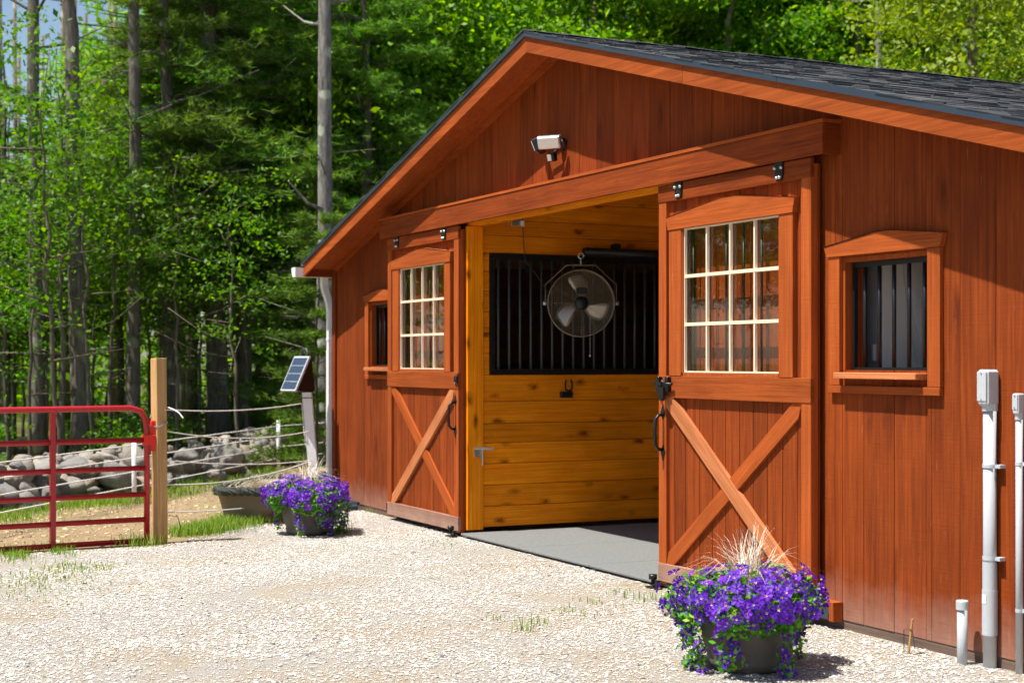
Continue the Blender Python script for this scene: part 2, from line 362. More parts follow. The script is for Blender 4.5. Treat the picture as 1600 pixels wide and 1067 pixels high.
for sx in (-1, 1):
    X = lambda x: sx*x
    so = MB().poly([(0, -.28, sof(0)), (X(EV-.02), -.28, sof(EV-.02)), (X(EV-.02), .0, sof(EV-.02)), (0, .0, sof(0)), (0, -.28, sof(0)+.015), (X(EV-.02), -.28, sof(EV-.02)+.015), (X(EV-.02), .0, sof(EV-.02)+.015), (0, .0, sof(0)+.015)],
                   [(0,3,2,1),(4,5,6,7),(0,1,5,4),(1,2,6,5),(2,3,7,6),(3,0,4,7)]); part('soffit', so, 'trim_x', barn)
    part('rafter_deck', MB().poly([(0, .002, sof(0)+.002), (X(EV), .002, sof(EV)+.002), (X(EV), LEN, sof(EV)+.002), (0, LEN, sof(0)+.002)], [(0, 1, 2, 3)]), 'rawpine', barn)
    fz = MB().prism_y([(0, sof(0)-.004), (X(HALF), sof(HALF)-.004), (X(HALF), sof(HALF)-.064), (0, sof(0)-.064)], -.024, -.0085); part('frieze_board', fz, 'trim_x', barn)
    cut = 2.45 if sx < 0 else 2.05
    for a, b in ((0, cut), (cut+.002, EV)):
        f = MB().prism_y([(X(a), APEX-PITCH*a), (X(b), APEX-PITCH*b), (X(b), APEX-PITCH*b+.122), (X(a), APEX-PITCH*a+.122)], -.302, -.28); part('rake_fascia', f, 'trim_x', barn)
    for a, b in ((0, 3.0), (3.003, EV+.03)):
        f = MB().prism_y([(X(a), APEX-PITCH*a+.112), (X(b), APEX-PITCH*b+.112), (X(b), APEX-PITCH*b+.150), (X(a), APEX-PITCH*a+.150)], -.318, -.304); part('drip_edge', f, 'drip', barn)
    part('eave_fascia', MB().box(min(X(EV), X(EV-.022)), max(X(EV), X(EV-.022)), -.279, LEN, APEX-PITCH*EV-.005, APEX-PITCH*EV+.115), 'red_y', barn)
    RT = lambda x: APEX+.124-PITCH*x
    rd = MB().poly([(0, -.303, RT(0)), (X(EV+.02), -.303, RT(EV+.02)), (X(EV+.02), LEN+.2, RT(EV+.02)), (0, LEN+.2, RT(0)), (0, -.303, RT(0)+.02), (X(EV+.02), -.303, RT(EV+.02)+.02), (X(EV+.02), LEN+.2, RT(EV+.02)+.02), (0, LEN+.2, RT(0)+.02)],
                   [(0,3,2,1),(4,5,6,7),(0,1,5,4),(1,2,6,5),(2,3,7,6),(3,0,4,7)]); deck = part('roof_deck', rd, 'darkwood', barn)
    sh = MB(); c = 0; x = EV+.03
    while x > .04:                               # shingle courses from eave to ridge, tabs along Y
        y = -.318-random.uniform(0, .25)
        while y < LEN+.2:
            L = random.choice((.09, .13, .18, .24)); y0 = max(y, -.318-random.uniform(0, .006)); y1 = min(y+L-.006, LEN+.2)
            if y1 > y0+.02:
                h = random.choice((.005, .007, .010)); xa, xb = x, max(x-.20, .0); zz = lambda q, e: RT(q)+.0215+e
                sh.poly([(X(xa), y0, zz(xa, 0)), (X(xa), y1, zz(xa, 0)), (X(xb), y1, zz(xb, -.002)), (X(xb), y0, zz(xb, -.002)), (X(xa), y0, zz(xa, h)), (X(xa), y1, zz(xa, h)), (X(xb), y1, zz(xb, .001)), (X(xb), y0, zz(xb, .001))],
                        [(4,5,6,7),(0,1,5,4),(1,2,6,5),(3,0,4,7)])
            y += L
        x -= .14
    o = part('shingles', sh, island_mat('asphalt_shingle%d' % (sx+1), [(0, (.035, .036, .039)), (.5, (.058, .060, .064)), (.85, (.09, .092, .096)), (1, (.13, .122, .112))], .9, 0, 0, .3, .6), deck); o['kind'] = 'stuff'
cap = MB(); y = -.325
while y < LEN+.2:
    z = APEX+.163+random.uniform(-.004, .006)
    cap.poly([(-.16, y, z-.045), (0, y, z), (.16, y, z-.045), (-.16, y+.3, z-.052), (0, y+.3, z-.008), (.16, y+.3, z-.052), (-.16, y, z-.052), (0, y, z-.012), (.16, y, z-.052)], [(0, 1, 4, 3), (1, 2, 5, 4), (0, 6, 7, 1), (1, 7, 8, 2)]); y += .14
part('ridge_cap', cap, island_mat('ridge_shingle', [(0, (.02, .02, .022)), (1, (.07, .07, .072))], .9), barn)
# sliding-door header
HB, HT, HF = 2.503, 2.668, -.13
hdr = part('door_header', MB().box(-3.30, 3.15, HF, HF+.022, HB, HT, .003), 'red_x', barn)
part('header_cap', MB().prism_z([(-3.31, HF-.006), (3.16, HF-.006), (3.16, -.009), (-3.31, -.009)], HT+.001, HT+.02), 'trim_x', hdr)
part('header_end', MB().box(3.128, 3.148, HF+.023, -.009, HB, HT-.001), 'red_y', hdr)
part('header_end', MB().box(-3.298, -3.278, HF+.023, -.009, HB, HT-.001), 'red_y', hdr)
part('door_track', MB().box(-3.25, 3.1, -.085, -.045, 2.55, 2.60), 'galv', hdr)
part('opening_head', MB().box(-1.64, 1.64, -.008, .10, 2.50, 2.618), 'pine_x', barn)
# gutter and downspout
gt = MB()
gp = [(-4.962, 2.335), (-5.075, 2.335), (-5.085, 2.325), (-5.075, 2.275), (-5.05, 2.24), (-4.962, 2.24)]
gt.prism_y(gp, -.385, LEN); part('gutter', gt, 'white', barn)
dsx = lambda cx, cy, z, w=.036, d=.03: [(cx-w, cy-d, z), (cx+w, cy-d, z), (cx+w, cy+d, z), (cx-w, cy+d, z)]
ds = MB(); path = [(-5.02, -.06, 2.245), (-5.02, -.06, 2.16), (-5.0, -.055, 2.10), (-4.94, -.035, 1.98), (-4.925, -.03, 1.90), (-4.925, -.03, .1), (-4.925, -.06, .02)]
for i, (x, y, z) in enumerate(path):
    ds.v += dsx(x, y, z)
    if i:
        b = (i-1)*4; ds.f += [(b+k, b+(k+1) % 4, b+4+(k+1) % 4, b+4+k) for k in range(4)]
dso = part('downspout', ds, 'white', barn)
for z in (.55, 1.6): part('strap', MB().box(-4.964, -4.886, -.064, .004, z, z+.025), 'white', dso)

def barn_window(x0, x1, z0, z1, mirror, label):
    wv = put('window', None, barn, (x0, 0, z0)); wv['label'] = label; W, Hh = x1-x0, z1-z0
    part('jamb', MB().box(-.001, .022, -.006, .12, -.0, Hh).box(W-.022, W+.001, -.006, .12, 0, Hh).box(.023, W-.023, -.006, .12, Hh-.022, Hh+.001), 'trim_z', wv)
    part('side_trim', MB().box(-.088, .004, -.033, -.0085, -.08, Hh+.01, .002), 'trim_z', wv)
    part('side_trim', MB().box(W-.004, W+.088, -.033, -.0085, -.08, Hh+.01, .002), 'trim_z', wv)
    part('arched_head', MB().prism_y([(-.093, Hh+.011), (W+.093, Hh+.011), (W+.118, Hh+.078), (W*.5+.08, Hh+.118), (W*.5-.04, Hh+.118), (-.118, Hh+.066)], -.040, -.0085), 'trim_x', wv)
    part('head_flashing', MB().poly([(W+.12, -.045, Hh+.081), (W*.5+.08, -.045, Hh+.121), (W*.5-.04, -.045, Hh+.121), (-.12, -.045, Hh+.069), (W+.12, -.008, Hh+.081), (W*.5+.08, -.008, Hh+.121), (W*.5-.04, -.008, Hh+.121), (-.12, -.008, Hh+.069)], [(0, 1, 5, 4), (1, 2, 6, 5), (2, 3, 7, 6)]), 'drip', wv)
    part('sill', MB().box(-.004+.022, W-.03, -.085, .10, -.045, -.012, .003), 'brace', wv)
    part('apron', MB().box(-.088, W+.088, -.036, -.0085, -.122, -.082, .002), 'trim_x', wv)
    part('bar_frame', MB().box(.024, W-.024, .04, .062, -.011, .015).box(.024, W-.024, .04, .062, Hh-.05, Hh-.024).box(.024, .042, .04, .062, .016, Hh-.051), 'black', wv)
    for i in range(5): part('window_bar', MB().tube([(.115+i*(W-.16)/4.6, .051, .012), (.115+i*(W-.16)/4.6, .051, Hh-.03)], .011, 8), 'black', wv, True)
    return wv
barn_window(*WIN[0], False, 'barred window with arched head beside the grey conduits')
barn_window(*WIN[1], True, 'barred window half hidden by the far sliding door')

# ------------------------------------------------------------------ interior
tag(put('barn_floor', MB().poly([(-HALF, .0, GZ+.008), (HALF, .0, GZ+.008), (HALF, LEN, GZ+.008), (-HALF, LEN, GZ+.008)], [(0, 1, 2, 3)]).mesh('barn_floor', 'concrete')), kind='structure')
mt = MB().box(0, 1.06, 0, 1.80, 0, .018, .004)
mm = mt.mesh('rubber_mat', 'mat'); k = 0
for iy, nm in ((0, 'in the sunlit doorway'), (1, 'deeper in the shaded aisle')):
    for ix, nx in enumerate(('beside the stall wall', 'in the middle of the aisle', 'behind the near sliding door')):
        o = put('rubber_mat', mm, None, (-1.595+ix*1.065, -.09+iy*1.805, GZ+.012)); tag(o, 'grey textured rubber floor mat %s, %s' % (nm, nx), 'floor mat', 'rubber mats in the barn aisle')
SX = -1.62
stall = thing('stall_wall', (SX, 0, 0), 'varnished orange pine stall wall with black barred grille inside the barn', 'stall wall')
part('corner_post', MB().box(-.02, .022, -.03, .115, .02, 2.497, .003), 'pine_z', stall)
zs = [.035, .207, .38, .555, .726, .884, 1.067, 1.285]
pl = lambda y0, y1, z0, z1: part('plank', MB().box(-.02, .004+random.uniform(-.0015, .0015), y0, y1, z0+.0015, z1-.0015, .004), 'pine_y', stall)
for a, b in zip(zs[:-1], zs[1:]): pl(.117, 3.6, a, b)
for a, b in ((1.285, 1.46), (1.46, 1.63), (1.63, 1.80), (1.80, 1.97), (1.97, 2.13), (2.13, 2.285)): pl(.117, .178, a, b)
for a, b in ((2.285, 2.43), (2.43, 2.56), (2.56, 2.72), (2.72, 2.88), (2.88, 3.05)): pl(-.0 if a > 2.7 else .117, 3.6, a, b)
pl(3.4, 3.6, 1.285, 2.285)
gr = part('grille_frame', MB().box(-.012, .016, .18, 3.4, 1.287, 1.33).box(-.012, .016, .18, 3.4, 2.235, 2.283).box(-.012, .016, .18, .222, 1.331, 2.234), 'black', stall)
for i in range(31): part('grille_bar', MB().tube([(.0, .259+i*.1005, 1.31), (.0, .259+i*.1005, 2.26)], .0115, 8), 'bar', gr, True)
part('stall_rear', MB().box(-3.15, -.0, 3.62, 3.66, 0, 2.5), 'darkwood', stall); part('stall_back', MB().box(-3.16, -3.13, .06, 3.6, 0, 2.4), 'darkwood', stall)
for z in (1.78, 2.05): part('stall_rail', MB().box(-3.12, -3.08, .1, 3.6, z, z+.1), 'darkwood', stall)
st2 = thing('stall_partition', (1.62, 0, 0), 'varnished pine aisle wall hidden behind the near sliding door', 'stall wall')
for a, b in zip(zs[:-1]+[1.285, 1.6, 1.9, 2.2], zs[1:]+[1.6, 1.9, 2.2, 2.6]): part('plank', MB().box(-.004, .02, .0, 3.6, a, b-.003), 'pine_y', st2)
part('tack_room_wall', MB().box(.05, 3.2, 2.4, 2.44, 0, 2.5), 'darkwood', st2)
cb = thing('storage_cabinet', (2.93, .28, GZ), 'pale blue grey cabinet seen behind the barred window', 'cabinet')
part('carcass', MB().box(-.1, .22, 0, .4, .02, 2.0, .004), 'panel', cb); part('door_edge', MB().box(.225, .24, -.01, .38, .04, 1.98), 'white', cb); part('pull', MB().box(.15, .165, -.02, -.001, 1.43, 1.52), 'white', cb)
dr = MB(); nn = 40
for i in range(nn+1):
    for j in range(21):
        u, v = i/nn, j/20; x = .62*u; z = 1.05+1.0*v
        dr.v.append((x, .05*math.sin(u*19+v*3)+.03*math.sin(u*41+5*v)+.25*(1-v)**2*math.sin(u*6), z))
for i in range(nn):
    for j in range(20): dr.f.append((i*21+j, (i+1)*21+j, (i+1)*21+j+1, i*21+j+1))
sh = thing('hanging_sheet', (3.155, .42, 0), 'grey draped sheet hanging behind the barred window', 'sheet')
d = part('sheet', dr, 'cloth', sh, True); md = d.modifiers.new('s', 'SOLIDIFY'); md.thickness = .008

# horse in the stall
def skin_mesh(name, V, Ed, R, mat, sub=2):
    me = bpy.data.meshes.new(name+'_skeleton'); me.from_pydata(V, Ed, []); o = bpy.data.objects.new(name, me); COL.objects.link(o)
    sk = o.modifiers.new('skin', 'SKIN'); sk.use_smooth_shade = True
    for i, r in enumerate(R): me.skin_vertices[0].data[i].radius = r if isinstance(r, tuple) else (r, r)
    me.skin_vertices[0].data[0].use_root = True
    o.modifiers.new('sub', 'SUBSURF').levels = sub; o.modifiers['sub'].render_levels = sub
    bpy.context.view_layer.update(); ev = o.evaluated_get(bpy.context.evaluated_depsgraph_get()); m2 = bpy.data.meshes.new_from_object(ev)
    bpy.data.objects.remove(o, do_unlink=True); m2.materials.clear(); m2.materials.append(M[mat]); return m2
HV = [(0, .55, 1.16), (0, .2, 1.12), (0, -.3, 1.13), (0, -.62, 1.22), (0, -.9, 1.22), (0, -1.12, 1.12), (0, -1.32, .98), (0, -1.48, .86),
      (0, .78, 1.12), (0, .90, .9), (0, .93, .6),
      (.16, -.55, .85), (.17, -.53, .48), (.17, -.55, .16), (.17, -.58, .04), (-.16, -.55, .85), (-.17, -.53, .48), (-.17, -.55, .16), (-.17, -.58, .04),
      (.17, .62, .85), (.18, .80, .52), (.18, .72, .18), (.18, .69, .04), (-.17, .62, .85), (-.18, .80, .52), (-.18, .72, .18), (-.18, .69, .04)]
HE = [(0, 1), (1, 2), (2, 3), (3, 4), (4, 5), (5, 6), (6, 7), (0, 8), (8, 9), (9, 10), (2, 11), (11, 12), (12, 13), (13, 14), (2, 15), (15, 16), (16, 17), (17, 18), (0, 19), (19, 20), (20, 21), (21, 22), (0, 23), (23, 24), (24, 25), (25, 26)]
HR = [(.27, .30), (.27, .29), (.27, .30), (.17, .24), (.12, .19), (.10, .15), (.09, .12), (.07, .08), .10, .06, .04] + [.11, .06, .045, .06]*2+[.15, .075, .05, .06]*2
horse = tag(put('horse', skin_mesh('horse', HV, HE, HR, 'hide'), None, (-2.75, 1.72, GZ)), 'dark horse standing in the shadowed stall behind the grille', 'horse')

# fan
fan = thing('barn_fan', (-1.38, .905, 1.875), 'round wire guarded barn fan with pale blades hanging before the grille', 'fan', rot=(0, 0, math.radians(-24)))
gu = MB(); R0 = .268
for i in range(15):
    r = .05+i*(R0-.05)/14
    for x in ((.055-.03*(r/R0)**2), -.075+.03*(r/R0)**2):
        gu.tube([(x, r*math.cos(a), r*math.sin(a)) for a in np.linspace(0, 2*PI, 41)], .0016, 4, False)
for k in range(12):
    a = 2*PI*k/12; gu.tube([(.055-.03*(r/R0)**2, r*math.cos(a), r*math.sin(a)) for r in (.04, .12, .2, R0)], .002, 4)
part('guard', gu, 'guard', fan)
part('drum', MB().lathe([(R0+.004, -.06), (R0+.012, -.06), (R0+.012, .04), (R0+.004, .04), (R0+.004, -.06)], 48), 'guard', fan, True, rot=(0, PI/2, 0))
for k in range(3):
    b = MB(); a0 = math.radians((10, 130, 250)[k])+1.25; nr = 7
    for i in range(nr):
        r = .055+i*(.235-.055)/(nr-1); hw = .5*(.35+.75*math.sin(min(1, (i+1)/nr)*PI*.62))
        for j in range(5):
            u = j/4-.5; ang = a0+u*2*hw*(.55 if i < nr-1 else .42)/(.4+r*4)*1.6+.4*(i/nr); b.v.append((-.01+u*.05, r*math.cos(ang), r*math.sin(ang)))
    for i in range(nr-1):
        for j in range(4): b.f.append((i*5+j, i*5+j+1, i*5+5+j+1, i*5+5+j))
    bo = part('blade', b, 'fanblade', fan, True); bo.modifiers.new('s', 'SOLIDIFY').thickness = .002
part('motor', MB().lathe([(0, .075), (.035, .075), (.055, .06), (.06, .0), (.06, -.09), (0, -.09)], 24), 'black', fan, True, rot=(0, PI/2, 0))
part('switch_box', MB().box(.03, .07, -.045, .045, .075, .125, .006), 'black', fan)
part('yoke', MB().tube([(0, -.295, 0), (0, -.295, .155), (0, -.12, .315), (0, .12, .315), (0, .295, .155), (0, .295, 0)], .006, 6), 'guard', fan)
for s_ in (-1, 1): part('pivot_knob', MB().lathe([(0, 0), (.018, 0), (.018, .03), (0, .03)], 12), 'galv', fan, True, loc=(0, s_*.285-(.0 if s_ > 0 else .03)*0, 0), rot=(-s_*PI/2, 0, 0))
part('eye_hook', MB().tube([(0, 0, .318), (0, 0, .37)], .006, 6).tube([(0, .022*math.sin(a), .392-.022*math.cos(a)) for a in np.linspace(0, 2*PI, 17)], .005, 6, False), 'galv', fan)
part('pull_chain', MB().tube([(.06, .07, -.1), (.06, .07, -.42)], .0015, 4).lathe([(0, 0), (.007, .005), (.007, .018), (0, .024)], 8, (.06, .07, -.445)), 'galv', fan)
ob = thing('outlet_box', (SX+.006, .417, 2.545), 'small grey metal outlet box high on the pine wall', 'outlet box')
part('box', MB().box(0, .035, -.055, .055, -.03, .03, .003), 'galv', ob); part('plug', MB().box(.036, .06, .03, .05, -.035, .01), 'white', ob)
cord = MB().tube([(SX+.05, .46, 2.51), (SX+.04, .47, 2.42), (SX+.04, .48, 2.30), (SX+.05, .49, 2.22), (SX+.1, .57, 2.1), (-1.47, .64, 1.97), (-1.45, .66, 1.89)], .004, 6)
cord.tube([(SX+.03+.012*math.sin(i*1.9), .48+.004*i+.02*math.cos(i*1.3), 2.24-.008*i) for i in range(14)], .004, 5)
tag(put('fan_cord', cord.mesh('fan_cord', 'black')), 'dark electric cord looping from the outlet box to the fan', 'cord')
bb = thing('blanket_roll', (SX+.07, 1.03, 2.318), 'black rolled stall shade above the grille', 'stall shade')
part('roll', MB().tube([(0, 0, 0), (0, 2.2, 0)], .035, 16), 'black', bb, True)
for y in (.32, 1.9): part('bracket', MB().box(-.06, .01, y-.03, y+.03, .036, .075), 'black', bb)
hk = thing('bridle_hook', (SX+.005, .89, 1.12), 'black U shaped bridle hook on the pine stall wall', 'hook')
part('base', MB().box(0, .035, -.06, .05, -.03, .02, .004), 'black', hk); part('fork', MB().tube([(.05, .0+.032*math.sin(a)*1.0, .06-.035*math.cos(a)+(.03 if abs(a) > 1.5 else 0)) for a in np.linspace(-2.5, 2.5, 15)], .008, 8), 'black', hk)
lt = thing('stall_latch', (SX+.024, .06, .665), 'galvanised slide latch on the pine corner post', 'latch')
part('plate', MB().box(0, .006, -.03, .045, -.05, .03), 'galv', lt); part('bolt', MB().tube([(.018, -.03, .02), (.018, .13, .012)], .010, 8), 'galv', lt); part('drop_pin', MB().tube([(.02, .035, .02), (.022, .035, -.12)], .006, 8), 'galv', lt)

# ------------------------------------------------------------------ sliding doors
DW = 1.555
def text_mesh(s, size, mat):
    c = bpy.data.curves.new('t', 'FONT'); c.body = s; c.size = size; c.extrude = .0006; c.align_x = 'CENTER'
    o = bpy.data.objects.new('t', c); COL.objects.link(o); bpy.context.view_layer.update()
    me = bpy.data.meshes.new_from_object(o.evaluated_get(bpy.context.evaluated_depsgraph_get())); bpy.data.objects.remove(o, do_unlink=True); me.materials.clear(); me.materials.append(M[mat]); return me
LET = text_mesh('AVCO', .026, 'soil')
def sliding_door(x0, flip, label):
    D = thing('sliding_door', (x0, -.102, 0), label, 'barn door', 'sliding barn doors'); W = DW
    hole = (.27, 1.275, 1.325, 2.215)
    n = 11; wd = (W-.02)/n
    for i in range(n):
        mb = MB(); a0 = .01+i*wd
        for a, b, c, d in subtract(a0, a0+wd, .04, 2.46, [hole]):
            prof = [(a, .048), (a, .034), (a+.004, .026), (b-.004, .026), (b, .034), (b, .048)] if b-a > .02 else [(a, .048), (a, .03), (b, .03), (b, .048)]
            mb.prism_z(prof, c, d)
        part('panel_board', mb, 'red_z', D)
    part('stile', MB().box(0, .088, 0, .05, .0, 2.47, .003), 'trim_z', D); part('stile', MB().box(W-.088, W, 0, .05, .0, 2.47, .003), 'trim_z', D)
    part('door_edge', MB().box(-.0+.002, .02, .051, .064, .0, 2.47), 'red_z', D); part('door_edge', MB().box(W-.02, W-.002, .051, .064, .0, 2.47), 'red_z', D)
    part('top_rail', MB().box(-.001, W+.001, -.004, .0255, 2.392, 2.50, .003), 'red_x', D)
    part('mid_rail', MB().box(-.002, W+.002, -.004, .0255, 1.168, 1.306, .003), 'trim_x', D)
    part('bottom_rail', MB().box(-.001, W+.001, -.004, .0255, .012, .128, .003), wood('splashed_rail%d' % flip, (.18, .06, .03), (.36, .15, .085), 'x', .1, wear=.6), D)
    part('window_trim', MB().box(.13, .268, -.006, .0255, 1.3065, 2.214, .002), 'trim_z', D); part('window_trim', MB().box(1.277, 1.40, -.006, .0255, 1.3065, 2.214, .002), 'trim_z', D)
    part('arched_head', MB().prism_y([(.125, 2.2145), (1.405, 2.2145), (1.425, 2.298), (.86, 2.362), (.70, 2.362), (.105, 2.292)], -.012, .0255), 'trim_x', D)
    part('head_cap', MB().poly([(1.43, -.016, 2.3005), (.86, -.016, 2.3645), (.70, -.016, 2.3645), (.10, -.016, 2.2945), (1.43, .025, 2.3005), (.86, .025, 2.3645), (.70, .025, 2.3645), (.10, .025, 2.2945)], [(0, 1, 5, 4), (1, 2, 6, 5), (2, 3, 7, 6)]), 'brace', D)  # paler brace stain puts the sunlit top edge of the arch into colour
    part('glazing_stop', MB().box(.268, .28, .0, .03, 1.326, 2.214).box(1.265, 1.277, .0, .03, 1.326, 2.214).box(.281, 1.264, .0, .03, 1.307, 1.326), 'trim_z', D)
    cw, chh = (1.264-.281)/4, (2.214-1.327)/3; g = MB()
    for i in range(5): g.box(.281+i*cw-(.007 if i else 0), .281+i*cw+(.007 if i < 4 else 0), .010, .028, 1.327, 2.213)
    for j in range(4): g.box(.288, 1.257, .008, .029, max(1.3275, 1.327+j*chh-.010), min(2.2125, 1.327+j*chh+.010))
    sash = part('muntin_grid', g, 'vinyl', D)
    gm = MB().box(0, cw-.015, 0, .003, 0, chh-.021).mesh('pane', 'glass')
    for i in range(4):
        for j in range(3): put('pane', gm, sash, (.281+i*cw+.0075, .030, 1.327+j*chh+.0105))
    for i in range(6): part('guard_bar', MB().tube([(.33+i*.177, .047, 1.31), (.33+i*.177, .047, 2.23)], .008, 6), 'black', sash, True)
    L = math.hypot(W-.176, 1.04); an = math.atan2(1.04, W-.176)
    for q in (0, 1):
        up = (q == 0) ^ flip; sgn = -1 if up else 1                    # brace over / under
        zc, xc = .648, W/2; y0 = (.0015 if q == 0 else .006)
        h = .048; cc = h/math.sin(an)*.9; t_ = math.tan(an)
        b = MB().prism_y([(-L/2+.0, -h), (L/2-.075, -h), (L/2-.0, h*.0+.0), (L/2-.015, h), (-L/2+.06, h), (-L/2, 0)], y0, .0255)
        part('brace', b, 'brace' if q == 0 else 'trim_x', D, loc=(xc, 0, zc), rot=(0, an*(-sgn if False else (1 if up else -1)), 0))
    for hx in (.25, 1.285):
        hg = part('hanger', MB().prism_y([(-.036, .125), (-.036, .03), (-.022, 0), (.022, 0), (.036, .03), (.036, .125)], -.016, -.0045), 'black', D, loc=(hx, 0, 2.40))
        for bx, bz in ((-.03, .07), (.03, .07), (-.012, .016), (.012, .016)): part('bolt', MB().lathe([(0, .012), (.008, .012), (.009, 0)], 8), 'galv', hg, True, loc=(bx, -.0162, bz), rot=(PI/2, 0, 0))
        put('lettering', LET, hg, (0, -.0163, .032), (PI/2, 0, 0))
    hx = .055 if not flip else W-.055; hz = .83
    hd = part('pull_handle', MB().tube([(0, -.006, .01), (0, -.035, .015), (0, -.058, .04), (0, -.062, .12), (0, -.058, .2), (0, -.035, .228), (0, -.006, .232)], .011, 10), 'black', D, True, loc=(hx, 0, hz))
    part('handle_plate', MB().prism_y([(0, -.06), (.026, 0), (0, .04), (-.026, 0)], -.005, -.001).prism_y([(0, .20), (.026, .24), (0, .30), (-.026, .24)], -.005, -.001), 'black', hd)
    return D
d1 = sliding_door(1.46, 0, 'near open sliding barn door behind the large flower pot, cross braced with twelve panes')
d2 = sliding_door(-3.175, 1, 'far open sliding barn door next to the orange stall post, cross braced with twelve panes')
lc = part('bolt_latch', MB().tube([(-.05, -.03, 0), (.16, -.03, 0)], .009, 8), 'black', d1, True, loc=(.04, 0, 1.255))
part('bracket', MB().box(-.018, .014, -.036, -.005, -.05, .045, .004).box(.085, .117, -.036, -.005, -.05, .045, .004), 'black', lc)
part('padlock', MB().prism_y([(-.03, -.02), (.03, -.02), (.032, -.075), (.012, -.105), (-.012, -.105), (-.032, -.075)], -.052, -.030).tube([(-.018, -.04, -.02), (-.018, -.04, .01), (0, -.04, .02), (.018, -.04, .01), (.018, -.04, -.02)], .006, 6), 'black', lc, loc=(.065, 0, 0))
lc = part('ring_latch', MB().tube([(.02*math.sin(a), -.012, .035*math.cos(a)) for a in np.linspace(0, 2*PI, 17)], .005, 6, False), 'black', d2, loc=(DW-.03, 0, 1.245)); part('plate', MB().box(.02, .034, -.008, -.0045, -.05, .05), 'black', lc)
for nm, x, lb in (('a', 1.47, 'small black floor roller guiding the near sliding door edge'), ('b', -1.66, 'small black floor roller guiding the far sliding door')):
    r = thing('door_roller', (x, -.15, GZ), lb, 'door roller', 'sliding door floor rollers'); part('base', MB().box(-.05, .07, -.03, .03, 0, .008, .002).box(-.0, .05, .0, .02, .008, .05), 'black', r); part('wheel', MB().lathe([(0, .03), (.012, .03), (.012, .055), (.027, .055), (.027, .085), (0, .085)], 16), 'black', r, True)
gb = thing('door_guide', (3.10, -.012, .0), 'dark metal guide with red wood block at the siding foot near the large pot', 'door guide')
part('channel', MB().box(-.16, .03, -.055, .0, .012, .082).box(-.16, .03, -.064, -.056, .02, .05), 'drip', gb); part('block', MB().box(.031, .072, -.062, .002, .008, .10, .003).box(-.16, .072, -.062, .002, .101, .112), 'trim_z', gb)
part('guide_bracket', MB().box(-3.215, -3.176, -.10, -.0, .03, .11), 'black', barn)

# ------------------------------------------------------------------ floodlight and conduits
fl = thing('floodlight', (.02, -.008, 2.955), 'twin head security floodlight with motion sensor on the gable', 'floodlight')
part('mount', MB().lathe([(0, .05), (.045, .05), (.055, .04), (.06, 0)], 20), 'black', fl, True, rot=(PI/2, 0, 0)); fl.scale = (.8, .8, .8)
part('arm', MB().tube([(0, -.04, -.01), (-.03, -.09, -.01)], .022, 8).tube([(-.02, -.08, .0), (-.22, -.10, .005)], .014, 8).tube([(0, -.04, -.02), (-.02, -.08, -.07), (-.03, -.085, -.09)], .014, 8), 'black', fl)
for k, (hx, hy, rz) in enumerate(((.01, -.15, 40), (-.26, -.12, -40))):
    h = part('lamp_head', MB().box(-.11, .11, -.03, .03, -.058, .058, .008), 'black' if k else 'galv', fl, loc=(hx, hy, .01), rot=(math.radians(22), 0, math.radians(rz)))
    part('lens', MB().box(-.098, .098, -.036, -.0305, -.048, .048, .002), 'lens', h)
sn = part('motion_sensor', MB().box(-.035, .035, -.03, .035, -.04, .04, .008), 'black', fl, loc=(-.035, -.10, -.115), rot=(math.radians(15), 0, math.radians(25))); part('sensor_window', MB().box(-.03, .012, -.036, -.0305, -.03, .03, .003), 'lens', sn)
def conduit(x, r, ztop, label, sleeve):
    c = thing('conduit', (x, -.012-r, 0), label, 'conduit', 'grey electrical conduits on the barn wall')
    part('pipe', MB().tube([(0, 0, GZ-.1), (0, 0, ztop)], r, 18), 'pvc', c, True)
    hb = part('access_fitting', MB().box(-r*1.12, r*1.12, -r*1.6, r*1.0, ztop-.01, ztop+5.2*r, r*.35), 'pvc', c); part('cover', MB().box(-r*.95, r*.95, -r*1.72, -r*1.61, ztop+.012, ztop+4.9*r, .001), 'pvc', hb)
    for z_ in (ztop+.02, ztop+4.6*r): part('screw', MB().lathe([(0, .003), (.004, .003), (.004, 0)], 8), 'galv', hb, loc=(0, -r*1.725, z_), rot=(PI/2, 0, 0))
    if sleeve[1]: part('sticker', MB().box(-.012, .012, -r*1.19, -r*1.171, .27, .31), 'white', c)
    part('collar', MB().lathe([(r*1.22, -.035), (r*1.22, .0)], 18, (0, 0, ztop)), 'pvc', c)
    for z in sleeve[0]: part('strap', MB().lathe([(r*1.03, 0), (r*1.12, 0), (r*1.12, .016), (r*1.03, .016)], 18, (0, 0, z)).box(r, r*2.1, .0, r+.006, z, z+.016), 'pvc', c)
    for a, b, k in sleeve[1]: part('sleeve', MB().lathe([(r*1.01, a), (r*k, a), (r*k, b), (r*1.01, b)], 28), 'pvc', c)
conduit(4.29, .0305, 1.20, 'wide grey conduit with tall access fitting on the barn wall', ((.47, .90), ((.12, .33, 1.17), (.33, .46, 1.1))))
conduit(4.462, .0165, 1.165, 'thin grey conduit at the right edge of the barn wall', ((.25, .92), ()))
def stub(x, y, h, label):
    c = thing('capped_pipe', (x, y, GZ), label, 'pipe'); part('pipe', MB().tube([(0, 0, -.1), (0, 0, h)], .024, 18), 'pvc', c, True); part('cap', MB().lathe([(.029, h-.035), (.029, h+.004), (.026, h+.008), (0, h+.008)], 28), 'pvc', c)
stub(4.17, -.10, .29, 'short capped pale pipe standing in gravel beside the conduits')
